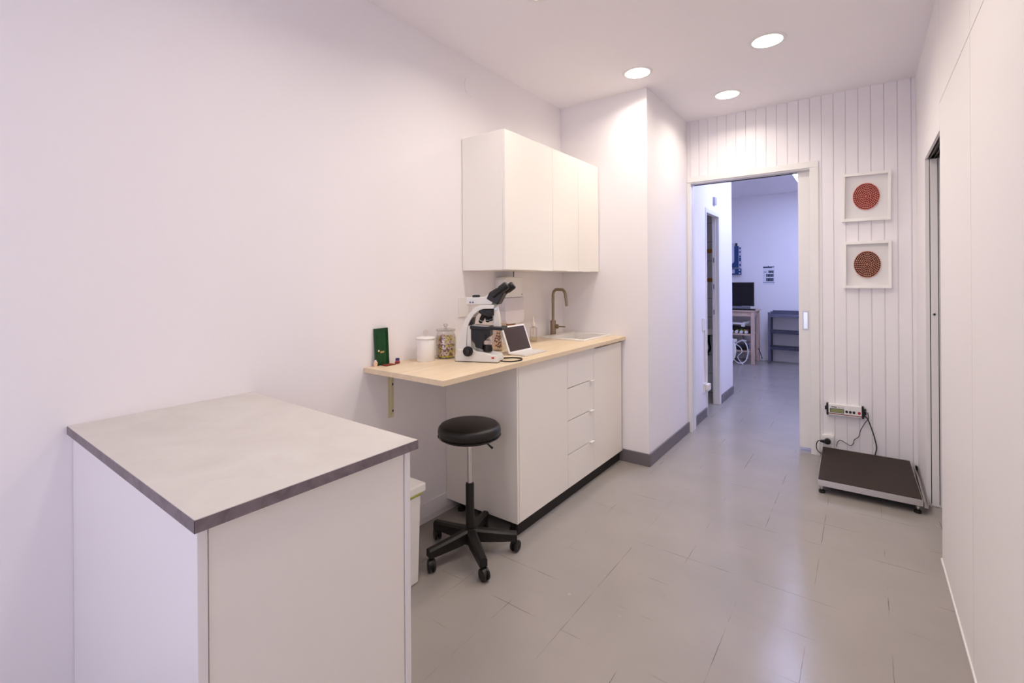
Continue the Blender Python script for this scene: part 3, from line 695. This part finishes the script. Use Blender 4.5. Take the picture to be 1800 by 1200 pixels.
tag(MB().box(.026, .068, 1.480, 1.540, CT + .0002, CT + .0035, .0008).build('doormat', mat('brick_red_mat', srgb(128, 52, 34), .8, bump=.3, bscale=300), None, (.047, 1.51, CT)), 'tiny brick-red doormat in front of the miniature green door', 'doormat')
pt = thing('miniature_pot', (.028, 1.447, CT), 'tiny peach pot left of the miniature green door', 'pot')
MB().lathe([(0, 0), (.008, 0), (.0105, .018), (.0105, .021), (.008, .021), (.007, .016), (0, .016)], (.028, 1.447, CT), 20).build('pot', mat('peach', srgb(232, 196, 166), .5), pt, None, True)
MB().lathe([(0, .016), (.006, .018), (.007, .024), (.004, .031), (0, .033)], (.028, 1.447, CT), 14).build('filling', mat('pale_pink', srgb(236, 214, 208), .6), pt, None, True)
for i, (z0, z1, col, lab) in enumerate(((0, .0095, srgb(120, 20, 30), 'tiny dark red book at the bottom of the stack beside the miniature door'), (.0098, .017, srgb(178, 84, 96), 'tiny rose book in the middle of the stack beside the miniature door'), (.0173, .027, srgb(34, 42, 110), 'tiny navy blue book on top of the stack beside the miniature door'))):
    m4 = Matrix.Translation((.047, 1.566, CT)) @ Matrix.Rotation(.5 + .12 * i, 4, 'Z')
    tag(MB().box(-.0085, .0085, -.012, .012, z0 + .0002, z1, .0006, m4).build('miniature_book', mat('book_%d_cover' % i, col, .5), None, (.047, 1.566, CT + z0)), lab, 'book', 'tiny stacked books')

# ================================================================ stool
sc = Vector((.392, 1.719, 0))
t = thing('stool', tuple(sc), 'black round swivel stool on castors in front of the base cabinets', 'stool')
MB().lathe([(0, .562), (.120, .562), (.138, .566), (.149, .578), (.1525, .594), (.1525, .603), (.150, .616), (.141, .627), (.128, .632), (0, .634)], sc, 64).build('seat', LEATH, t, None, True)
MB().lathe([(.1485, .5755), (.1525, .579), (.1535, .5775), (.150, .5735)], sc, 64).build('seam', BLACKP, t, None, True)
MB().lathe([(0, .545), (.05, .545), (.055, .553), (.055, .5625), (0, .5625)], sc, 32).build('seat_plate', BLACKP, t, None, True)
MB().lathe([(0, .33), (.0125, .33), (.0125, .548), (0, .548)], sc, 24).build('gas_lift', CHROME, t, None, True)
MB().lathe([(0, .06), (.0205, .06), (.0205, .335), (.019, .343), (.0125, .346), (0, .346)], sc, 28).build('column_cover', BLACKP, t, None, True)
lv = Vector((.80, .60, 0)); p = sc + Vector((0, 0, .553))
MB().tube([p + lv * .04, p + lv * .07 + Vector((0, 0, -.006)), p + lv * .092 + Vector((0, 0, -.026)), p + lv * .112 + Vector((0, 0, -.044))], [.004, .004, .0045, .006], 10).build('height_lever', BLACKP, t, None, True)
MB().lathe([(0, .058), (.034, .058), (.040, .075), (.038, .105), (.028, .128), (0, .132)], sc, 32).build('hub', BLACKP, t, None, True)
a0 = math.atan2(1.858 - 1.719, .566 - .392)
RC = .213
for k in range(5):
    a = a0 + k * 2 * math.pi / 5; dv = Vector((math.cos(a), math.sin(a), 0)); nv = Vector((-dv.y, dv.x, 0))
    m = MB()
    secs = [(.02, .024, .070, .126), (.09, .022, .064, .116), (.17, .0195, .062, .106), (RC + .014, .018, .062, .100)]
    rings = []
    for (r, hw, z0, z1) in secs:
        rings.append([m.bm.verts.new(sc + dv * r + nv * s_ * hw * q + Vector((0, 0, z))) for (s_, q, z) in ((-1, 1, z0), (1, 1, z0), (1, 1, z1 - .008), (1, .55, z1), (-1, .55, z1), (-1, 1, z1 - .008))])
    for i in range(len(rings) - 1):
        for j in range(6): m.bm.faces.new((rings[i][j], rings[i][(j + 1) % 6], rings[i + 1][(j + 1) % 6], rings[i + 1][j]))
    m.bm.faces.new(rings[0][::-1]); m.bm.faces.new(rings[-1])
    m.build('base_arm', BLACKP, t, None, False)
    cc = sc + dv * RC
    ca = a + (.9, .5, -.6, 1.2, .3)[k]; ax = Vector((-math.sin(ca), math.cos(ca), 0)); off = Vector((math.cos(ca), math.sin(ca), 0)) * .012
    cs = MB().lathe([(0, .045), (.011, .045), (.011, .070), (0, .070)], cc, 14).lathe([(0, -.0065), (.020, -.0065), (.021, 0), (.020, .0065), (0, .0065)], cc + off + Vector((0, 0, .034)), 20, ax).build('caster', BLACKP, t, None, True)
    for sg in (-1, 1):
        MB().lathe([(0, 0), (.021, 0), (.0268, .0015), (.028, .005), (.0268, .011), (.021, .0145), (.009, .0145), (0, .0115)], cc + off + Vector((0, 0, .028)) + ax * sg * .004, 28, ax * sg).build('wheel', BLACKP, cs, None, True)

# rounded black thing at the bottom edge
tag(MB().lathe([(0, 0), (.040, 0), (.040, .010), (.034, .018), (.018, .024), (0, .026)], (1.010, 1.168, 0), 28).build('floor_pad', BLACKP, None, (1.010, 1.168, 0), True), 'rounded black rubber pad just peeking in at the bottom edge of the photo', 'pad')

# ================================================================ platform scale
th_ = math.radians(1.2); cth, sth = math.cos(th_), math.sin(th_)
SO = Vector((1.6975, 3.474, 0))
SM = Matrix.Translation(SO) @ Matrix.Rotation(th_, 4, 'Z')
W_, D2 = .497, .700
t = thing('platform_scale', tuple(SM @ Vector((W_ / 2, D2 / 2, 0))), 'low steel platform scale with a black mat on the floor by the panelled wall', 'scale')
MB().box(.003, W_ - .003, .003, D2 - .003, .078, .0835, .001, SM).build('platform_mat', mat('dark_brown_rubber', srgb(46, 34, 25), .6, var=.12, vscale=14, bump=.25, bscale=220, spec=.35), t)
m = MB().box(0, W_, 0, .004, .046, .082, .0008, SM).box(0, W_, D2 - .004, D2, .046, .082, .0008, SM).box(0, .004, .004, D2 - .004, .046, .082, .0008, SM).box(W_ - .004, W_, .004, D2 - .004, .046, .082, .0008, SM).box(.004, W_ - .004, .004, D2 - .004, .072, .078, 0, SM)
m.build('platform_frame', STEEL, t)
m = MB().box(.02, W_ - .02, .05, .10, .035, .071, 0, SM).box(.02, W_ - .02, D2 - .1, D2 - .05, .035, .071, 0, SM).box(.04, .08, .1, D2 - .1, .035, .071, 0, SM).box(W_ - .08, W_ - .04, .1, D2 - .1, .035, .071, 0, SM)
m.build('load_beam', DARK, t)
for (x, y) in ((.022, .02), (W_ - .022, .02), (.022, D2 - .02), (W_ - .022, D2 - .02)):
    p = SM @ Vector((x, y, 0))
    f = MB().lathe([(0, .020), (.0045, .020), (.0045, .07), (0, .07)], p, 14).lathe([(0, .030), (.009, .030), (.009, .036), (0, .036)], p, 6).build('foot', STEEL, t)
    MB().lathe([(0, 0), (.0165, 0), (.018, .006), (.017, .014), (.008, .020), (0, .020)], p, 24).build('rubber_pad', BLACKP, f, None, True)
# steel U channel along the wall side of the scale
RM = Matrix.Translation((0, 0, 0))
m = MB().prism([(2.2005, 3.515, .030), (2.2005, 3.515, .060), (2.2030, 3.515, .060), (2.2030, 3.515, .034), (2.2165, 3.515, .034), (2.2165, 3.515, .060), (2.2190, 3.515, .060), (2.2190, 3.515, .030)], (0, .66, 0))
m.build('side_channel', STEEL, t)
MB().box(2.204, 2.216, 3.62, 4.10, .0, .0300).build('channel_support', DARK, t)
MB().box(2.2032, 2.2163, 4.155, 4.176, .035, .061).build('channel_cap', BLACKP, t)

# display unit on the wall
DX0, DX1, DZ0, DZ1 = 1.7075, 1.930, .3235, .4085
t = thing('scale_display', ((DX0 + DX1) / 2, YB, DZ0), 'white digital scale display unit with three black buttons and one red on the panelled wall', 'scale display')
DYf = YB - .038
sk = Matrix.Translation(((DX0 + DX1) / 2, 0, (DZ0 + DZ1) / 2)) @ Matrix.Rotation(math.radians(-1.0), 4, 'Y') @ Matrix.Translation((-(DX0 + DX1) / 2, 0, -(DZ0 + DZ1) / 2))
hs = MB().box(DX0 + .012, DX1 - .012, DYf, YB - .001, DZ0 + .003, DZ1 - .003, .003, sk).build('housing', mat('display_white', (.82, .80, .79, 1), .4), t)
for (a, b_) in ((DX0, DX0 + .0125), (DX1 - .0125, DX1)): MB().box(a, b_, DYf - .003, YB - .001, DZ0, DZ1, .003, sk).build('end_cap', BLACKP, t)
MB().box(DX0 - .010, DX0, DYf + .008, YB - .004, DZ0 + .035, DZ0 + .060, .002, sk).build('mount_lug', BLACKP, t)
m = MB().box(DX1, DX1 + .004, DYf + .004, YB - .004, DZ0 + .028, DZ0 + .066, .001, sk).box(DX1 + .004, DX1 + .013, DYf + .004, YB - .004, DZ0 + .056, DZ0 + .066, .001, sk).box(DX1 + .009, DX1 + .013, DYf + .004, YB - .004, DZ0 + .028, DZ0 + .056, .001, sk).box(DX1 + .004, DX1 + .009, DYf + .004, YB - .004, DZ0 + .028, DZ0 + .040, .001, sk)
m.build('mount_lug', BLACKP, t)
lc = MB().box(DX0 + .021, DX0 + .107, DYf - .0012, DYf + .001, DZ0 + .022, DZ0 + .053, .0005, sk).build('lcd_bezel', mat('lcd_bezel', srgb(70, 74, 62), .4), t)
MB().box(DX0 + .025, DX0 + .103, DYf - .0018, DYf - .001, DZ0 + .026, DZ0 + .049, 0, sk).build('lcd', mat('lcd_green', srgb(140, 146, 92), .25), lc)
bt = mat('button_black', srgb(22, 20, 22), .35)
for i in range(3): MB().lathe([(0, 0), (.0083, 0), (.0083, .0016), (0, .002)], sk @ Vector((DX0 + .122 + .0215 * i, DYf, DZ0 + .037)), 24, (0, -1, 0), sy=1.18).build('button', bt, t)
b = MB().lathe([(0, 0), (.0088, 0), (.0088, .0016), (0, .002)], sk @ Vector((DX0 + .1955, DYf, DZ0 + .0365)), 24, (0, -1, 0), sy=1.18).build('button', RED, t); b['label'] = 'red button'
MB().box(DX0 + .0125, DX1 - .0125, DYf - .0008, DYf + .001, DZ0 + .011, DZ0 + .0165, 0, sk).build('red_stripe', mat('dark_red', srgb(120, 16, 24), .4), t)
# unreadable lettering above the display, rebuilt as the same short strokes
m = MB(); x = DX0 + .030
for wd, hh in ((.0032, .007), (.0032, .006), (.0045, .0065), (.0035, .006), (.003, .006), (.003, .007), (.0035, .006), (.0045, .0062)):
    m.box(x, x + wd, DYf - .0006, DYf + .0005, DZ0 + .0595, DZ0 + .0595 + hh, 0, sk); x += wd + .0007
x += .008; m2 = MB()
for wd, hh in ((.0028, .0062), (.0022, .0045), (.0022, .0045), (.001, .0062), (.0022, .0045), (0, 0), (.0028, .006), (.0028, .006), (.0028, .006), (.0028, .006)):
    if wd: m2.box(x, x + wd, DYf - .0006, DYf + .0005, DZ0 + .0590, DZ0 + .0590 + hh, 0, sk)
    x += (wd or .003) + .0012
m.build('lettering', mat('lettering_dark', srgb(40, 30, 44), .5), t); m2.build('lettering', mat('lettering_grey', srgb(150, 146, 152), .5), t)
# cables from the display to the scale and the plug
yc = YB - .012
tag(MB().tube(smoothpath([(1.928, yc, .345), (1.950, yc - .004, .325), (1.972, yc, .26), (1.990, yc, .19), (2.000, yc - .003, .13), (1.992, yc - .01, .085), (1.985, yc - .02, .05)]), .0035, 8).build('scale_cable', BLACKP, None, (1.95, YB, .1), True), 'thicker black cable hanging from the wall display to the platform scale', 'cable')
tag(MB().tube(smoothpath([(1.952, yc - .020, .372), (1.955, yc - .018, .33), (1.938, yc - .01, .30), (1.91, yc, .235), (1.900, yc, .19), (1.872, yc, .158), (1.868, yc, .135), (1.850, yc, .114), (1.820, yc, .128), (1.79, yc, .142), (1.772, yc, .120), (1.768, yc - .004, .09)]), .0022, 8).build('adapter_cable', BLACKP, None, (1.85, YB, .1), True), 'thin wavy black cable running from the wall display down behind the scale', 'cable')
t = thing('wall_socket', (1.715, YB, .045), 'white double wall socket on the panelled wall left of the scale', 'socket')
MB().box(1.678, 1.752, YB - .022, YB, .040, .168, .004).build('plate', WHITEP, t)
MB().box(1.683, 1.747, YB - .025, YB - .021, .108, .158, .002).box(1.683, 1.747, YB - .025, YB - .021, .048, .100, .002).build('socket_face', WHITEP, t)
t = thing('plug', (1.705, YB - .025, .12), 'black mains plug in the upper socket beside the scale', 'plug')
m = MB().lathe([(0, 0), (.021, 0), (.021, .018), (.018, .026), (0, .028)], (1.713, YB - .0252, .124), 24, (0, -1, 0)).prism([(1.698, YB - .048, .110), (1.698, YB - .048, .134), (1.668, YB - .048, .127), (1.668, YB - .048, .115)], (0, .018, 0), .002)
m.build('body', BLACKP, t, None, True)
MB().tube(smoothpath([(1.672, YB - .040, .121), (1.655, YB - .042, .118), (1.645, YB - .045, .095), (1.646, YB - .045, .06), (1.662, YB - .04, .035), (1.69, YB - .035, .025)]), .003, 8).build('cord', BLACKP, t, None, True)
tag(MB().box(1.672, 1.715, YB - .048, YB - .026, .0, .034, .005).build('power_adapter', BLACKP, None, (1.695, YB - .036, 0)), 'small black power adapter on the floor under the wall socket', 'adapter')

# ================================================================ framed woven discs
def art(x0, x1, z0, z1, c1, c2, back, label, rot):
    t = thing('framed_art', ((x0 + x1) / 2, YB, z0), label, 'framed art', 'white box frames on the panelled wall')
    mt4 = Matrix.Translation(((x0 + x1) / 2, 0, (z0 + z1) / 2)) @ Matrix.Rotation(rot, 4, 'Y')
    hw, hh = (x1 - x0) / 2, (z1 - z0) / 2; bw = .0165; bh = .0205; yf = YB - .030
    m = MB()
    m.box(-hw, -hw + bw, yf, YB - .0005, -hh, hh, .0008, mt4).box(hw - bw, hw, yf, YB - .0005, -hh, hh, .0008, mt4).box(-hw + bw, hw - bw, yf, YB - .0005, -hh, -hh + bh, .0008, mt4).box(-hw + bw, hw - bw, yf, YB - .0005, hh - bh, hh, .0008, mt4)
    m.build('frame', mat('frame_white', (.88, .86, .83, 1), .4), t)
    MB().box(-hw + bw, hw - bw, YB - .008, YB - .001, -hh + bh, hh - bh, 0, mt4).build('backing', mat('frame_backing', (.76, .745, .74, 1), .7), t)
    cc = Vector(((x0 + x1) / 2 + .001, YB - .0085, (z0 + z1) / 2 + .002)); RX, RZ = .0795, .098
    MB().lathe([(0, 0), (RX * .96, 0), (RX * .93, .003), (0, .004)], cc, 48, (0, -1, 0), sy=RZ / RX).build('disc_base', mat('disc_backing', back, .7), t)
    m = MB(); NR = 8
    for i in range(NR):
        fr = (i + .55) / NR; n = max(4, int(round(5.0 * i + 4)))
        for k in range(n):
            a = 2 * math.pi * (k + .5 * (i % 2)) / n
            p = cc + Vector((RX * fr * math.cos(a), -.005, RZ * fr * math.sin(a)))
            tang = math.atan2(RZ * math.cos(a), -RX * math.sin(a))
            mm = Matrix.Rotation(-tang - .45, 4, 'Y')
            m.blob(p, (min(.0095, .92 * math.pi * RX * fr / n + .0012), .0042, .0031), mm, 8, 5)
    m.build('woven_disc', mat('woven_strands', c1, .45, 0., var=.25, vscale=60), t, None, True)
    return t
art(1.8105, 2.0875, 1.7312, 2.0755, srgb(232, 146, 132), None, srgb(104, 34, 30), 'white box frame with a coral-red woven disc, upper of the pair', math.radians(.8))
art(1.8165, 2.0885, 1.2525, 1.5880, srgb(214, 150, 126), None, srgb(16, 5, 4), 'white box frame with a dark copper-brown woven disc, lower of the pair', 0.)

# ================================================================ back room contents
# bathroom sliver
t = thing('washbasin', (.3, 5.70, 0), 'white basin edge inside the small dark doorway', 'basin')
MB().box(.10, .60, 5.55, 5.844, .70, .765, .01).build('basin', CERAM, t)
MB().tube(smoothpath([(.48, 5.80, .70), (.48, 5.79, .60), (.50, 5.76, .52), (.46, 5.80, .46), (.46, 5.835, .44)]), .014, 10).build('waste_pipe', BLACKP, t, None, True)
# door-side fittings
tag(MB().box(BX, BX + .022, 5.085, 5.165, 2.085, 2.16, .004).build('alarm_sensor', mat('sensor_grey', srgb(170, 166, 176), .5), None, (BX, 5.12, 2.085)), 'small grey box on the wall above the little doorway', 'sensor')
tag(MB().box(BX, BX + .012, 4.655, 4.735, .835, .955, .003).build('light_switch', WHITEP, None, (BX, 4.69, .835)), 'white light switch on the wall left of the little doorway', 'switch')
t = thing('wall_socket', (BX, 4.72, .24), 'white wall socket low on the wall left of the little doorway', 'socket')
MB().box(BX, BX + .014, 4.68, 4.765, .245, .335, .003).build('plate', WHITEP, t)
MB().box(BX + .014, BX + .045, 4.705, 4.79, .265, .325, .005).build('plug', mat('ivory_plug', (.80, .75, .66, 1), .4), t)
tag(MB().tube(smoothpath([(BX + .006, 4.745, .335), (BX + .006, 4.748, .45), (BX + .006, 4.742, .65), (BX + .006, 4.738, .835)]), .005, 8).build('beige_cable', mat('ivory_cable', (.78, .72, .62, 1), .5), None, (BX, 4.745, .335), True), 'beige cable running up the wall from the low socket to the switch', 'cable')

# desk / trolley
DT = .835
t = thing('wooden_desk', (.25, 8.28, 0), 'pale pine desk trolley with shelves in the back room', 'desk')
dx0, dx1, dy0, dy1 = -.35, .575, 8.08, 8.56
MB().box(dx0, dx1 + .012, dy0 - .012, dy1 + .02, DT - .022, DT, .003).build('desk_top', WOODY, t)
for (x, y) in ((dx1 - .05, dy0), (dx0, dy0), (dx1 - .05, dy1 - .05), (dx0, dy1 - .05)): MB().box(x, x + .05, y, y + .05, 0, DT - .023, .002).build('leg', WOODY, t)
MB().box(dx0 + .05, dx1 - .05, dy0 + .008, dy0 + .028, DT - .095, DT - .023).box(dx1 - .04, dx1 - .02, dy0 + .05, dy1 - .05, DT - .095, DT - .023).build('apron', WOODY, t)
for z in (.445, .185): MB().box(dx0 + .01, dx1 - .052, dy0 + .01, dy1 - .01, z, z + .02).build('shelf', WOODY, t)
t = thing('monitor', (.27, 8.30, DT), 'black computer monitor on the pine desk in the back room', 'monitor')
fr = MB().box(.03, .545, 8.24, 8.275, .895, 1.270, .004).build('bezel', BLACKP, t)
MB().box(.045, .53, 8.2385, 8.2405, .915, 1.255).build('screen', mat('monitor_screen', srgb(14, 12, 16), .2), t)
MB().box(.20, .36, 8.275, 8.30, .85, 1.05).box(.15, .41, 8.22, 8.42, DT, DT + .014, .003).build('stand', BLACKP, t)
tag(MB().box(.12, .50, 8.165, 8.21, DT + .0005, DT + .058, .003).build('speaker_bar', mat('silver_grey', srgb(128, 128, 140), .4), None, (.3, 8.19, DT)), 'grey bar lying under the monitor on the desk', 'speaker')
tag(MB().box(.10, .585, 8.085, 8.16, DT + .0005, DT + .022, .003).build('keyboard', BLACKP, None, (.34, 8.12, DT)), 'black keyboard along the front edge of the pine desk', 'keyboard')
WC = mat('white_cable', (.80, .80, .82, 1), .4)
tag(MB().tube(smoothpath([(.53, 8.30, DT + .004), (.545, 8.30, DT + .06), (.575, 8.32, DT + .09), (.60, 8.34, DT + .055), (.57, 8.36, DT + .004)]), .0035, 8).build('white_cable', WC, None, (.56, 8.3, DT), True), 'thin white cable loop standing on the desk right of the monitor', 'cable')
# things on the desk shelves
MB_ = MB().box(-.2, .44, 8.12, 8.40, .61, .635, .003).tube(smoothpath([(.40, 8.13, .635), (.47, 8.13, .655), (.505, 8.14, .665)]), .006, 8).box(.38, .43, 8.125, 8.18, .575, .61)
tag(MB_.build('keyboard_tray', WHITEP, None, (.2, 8.2, .575)), 'white pull-out tray hanging under the desk top', 'tray')
t = thing('storage_tray', (.2, 8.3, .465), 'black tray of small coloured items on the upper desk shelf', 'tray')
MB().box(-.2, .51, 8.20, 8.48, .466, .56, .003).build('tray', BLACKP, t)
for i, (x, cc_) in enumerate(((.30, srgb(190, 180, 40)), (.35, srgb(150, 160, 50)), (.40, srgb(190, 180, 40)), (.44, srgb(150, 50, 60)), (.33, srgb(60, 120, 70)))):
    MB().box(x, x + .035, 8.192, 8.201, .50 + .01 * (i % 2), .525 + .008 * (i % 2)).build('coloured_item', mat('item_%d_colour' % i, cc_, .5), t)
r0 = MB().lathe([(0, -.035), (.022, -.035), (.024, -.03), (.024, .03), (.022, .035), (0, .035)], (.24, 8.145, .490), 18, (0, 1, 0)).build('paper_roll', WHITEP, None, (.24, 8.145, .466), True)
tag(r0, 'small white roll in the row on the upper desk shelf', 'roll', 'white rolls on the desk shelf')
for x in (.31, .38, .45):
    o = r0.copy(); COL.objects.link(o); o.location = (x, 8.145, .466)
tag(MB().box(.24, .46, 8.13, 8.30, .206, .27, .004).build('router_box', BLACKP, None, (.35, 8.2, .206)), 'black device box on the lower desk shelf', 'box')
tag(MB().box(.12, .50, 8.31, 8.45, .206, .30, .004).build('grey_carton', mat('carton_grey', srgb(150, 146, 160), .6), None, (.3, 8.4, .206)), 'grey box at the back of the lower desk shelf', 'box')
tag(MB().tube(smoothpath([(.35, 8.09, .33), (.42, 8.06, .36), (.47, 8.05, .30), (.49, 8.04, .18), (.46, 8.03, .06), (.38, 8.02, .015), (.30, 8.02, .06), (.27, 8.03, .18), (.31, 8.05, .30), (.40, 8.06, .37), (.47, 8.055, .36)]), .008, 8).build('white_cable', WC, None, (.38, 8.03, .012), True), 'thick white cable hanging in a big loop in front of the desk shelves', 'cable')
tag(MB().tube(smoothpath([(.30, 7.96, .29), (.34, 7.95, .31), (.40, 7.95, .27), (.42, 7.96, .20), (.36, 7.96, .12), (.41, 7.95, .04), (.44, 7.94, .012)]), .006, 8).build('white_cable', WC, None, (.35, 8.05, .01), True), 'thinner white cable tangled behind the big loop under the desk', 'cable')
tag(MB().tube(smoothpath([(.40, 8.10, .44), (.43, 8.08, .36), (.44, 8.09, .28)]), .005, 8).build('black_cable', BLACKP, None, (.42, 8.09, .28), True), 'black cable dangling between the two desk shelves', 'cable')
tag(MB().tube(smoothpath([(.582, 8.38, .22), (.590, 8.48, .14), (.60, 8.57, .06), (.60, 8.583, .03)]), .006, 8).build('black_cable', BLACKP, None, (.57, 8.5, .05), True), 'black cable running from the desk leg to the power strip', 'cable')
tag(MB().box(.50, .70, 8.585, YE - .001, 0, .048, .004).build('power_strip', WHITEP, None, (.6, 8.6, 0)), 'white power strip on the floor against the far wall', 'power strip')
# washing machine round the corner, round door swung open
t = thing('washing_machine', (.1, 7.35, 0), 'white front-loading machine with its round door open, behind the wall corner', 'washing machine')
MB().box(-.45, .06, 7.05, 7.60, .01, .80, .01).build('cabinet', WHITEP, t)
wc = Vector((.332, 7.02, .36)); wax = Vector((-.25, -1, 0))
MB().lathe([(.150, 0), (.158, .03), (.185, .036), (.212, .026), (.217, .008), (.205, -.012), (.155, -.014)], wc, 48, wax, sx=1., sy=1.15).build('porthole_rim', WHITEP, t, None, True)
MB().lathe([(0, -.02), (.152, -.004), (.157, .004), (.10, .035), (0, .045)], wc, 40, wax, sx=1., sy=1.15).build('porthole_glass', mat('porthole_smoke', srgb(70, 72, 92), .1), t, None, True)
MB().box(.505, .545, 6.94, 6.975, .47, .51, .004).build('door_latch', WHITEP, t)
MB().box(.02, .135, 7.0, 7.06, .28, .44, .005).build('hinge', WHITEP, t)
# metal shelf
t = thing('metal_shelf_unit', (1.08, 8.5, 0), 'grey metal shelving unit against the far wall of the back room', 'shelf')
sx0, sx1, sy0, sy1 = .725, 1.45, 8.32, 8.62
for (x, y) in ((sx0, sy0), (sx0, sy1 - .03), (sx1 - .03, sy0), (sx1 - .03, sy1 - .03)): MB().box(x, x + .03, y, y + .03, 0, .80, .001).build('upright', GREYM, t)
for z in (.725, .475, .225): MB().box(sx0 + .002, sx1 - .002, sy0 + .002, sy1 - .002, z, z + .035, .002).build('shelf', GREYMD if z < .7 else GREYM, t)
MB().box(sx0 + .03, sx1 - .03, sy1 - .012, sy1 - .006, .76, .82).build('back_rail', GREYM, t)
# notice sheet and wall holder
t = thing('notice_poster', (.70, YE, 1.235), 'white notice sheet with a dark heading and picture blocks on the far wall', 'poster')
y0 = YE - .004
MB().box(.615, .782, y0, YE, 1.235, 1.530).build('sheet', mat('paper', (.70, .72, .76, 1), .7), t)
INK = mat('notice_ink', srgb(34, 38, 66), .6)
hd = MB().box(.618, .745, y0 - .002, y0, 1.500, 1.522).box(.745, .780, y0 - .002, y0, 1.510, 1.522).box(.688, .700, y0 - .002, y0, 1.522, 1.534)
hd.build('heading', INK, t)
m = MB()
for (a, b_, c_, d_) in ((.695, .770, 1.418, 1.460), (.663, .770, 1.355, 1.405), (.663, .770, 1.285, 1.340)):
    n = 5
    for i in range(n):
        xx = a + (b_ - a) * i / n
        m.box(xx, xx + (b_ - a) / n * .86, y0 - .001, y0, c_, d_ - (.004 if i % 2 else 0))
m.build('picture_block', INK, t)
MB().box(.628, .668, y0 - .001, y0, 1.428, 1.440).box(.615, .782, y0 - .001, y0, 1.262, 1.270).build('small_print', mat('notice_grey', srgb(110, 114, 150), .6), t)
t = thing('wall_holder', (.2, YE, 1.40), 'dark blue wall-mounted unit with a white rounded panel above the desk', 'wall unit')
NAVY = mat('navy_plastic', srgb(30, 62, 112), .4); PALE = mat('pale_lilac', srgb(200, 200, 215), .5)
MB().box(-.10, .257, YE - .05, YE, 1.52, 1.875, .004).build('upper_body', NAVY, t)
MB().box(.205, .235, YE - .03, YE, 1.875, 1.925, .002).build('clip', GREYMD, t)
MB().prism([(x, YE - .066, z) for x, z in ((-.08, 1.92), (.195, 1.92), (.195, 1.63), (.185, 1.60), (.165, 1.585), (-.08, 1.585))], (0, .015, 0), .003).build('white_panel', PALE, t)
sd = MB().box(.2575, .298, YE - .03, YE, 1.525, 1.855, .002).build('label_strip', PALE, t)
m = MB()
for z0, z1 in ((1.54, 1.575), (1.62, 1.68), (1.69, 1.715), (1.765, 1.785), (1.825, 1.85)): m.box(.266, .292, YE - .0315, YE - .030, z0, z1)
m.build('label_print', NAVY, sd)
MB().box(-.10, .297, YE - .05, YE, 1.395, 1.50, .003).build('lower_body', NAVY, t)
MB().box(.02, .20, YE - .053, YE - .0505, 1.42, 1.485).box(.262, .288, YE - .053, YE - .0505, 1.41, 1.43).box(.262, .288, YE - .053, YE - .0505, 1.46, 1.485).build('label_plate', PALE, t)
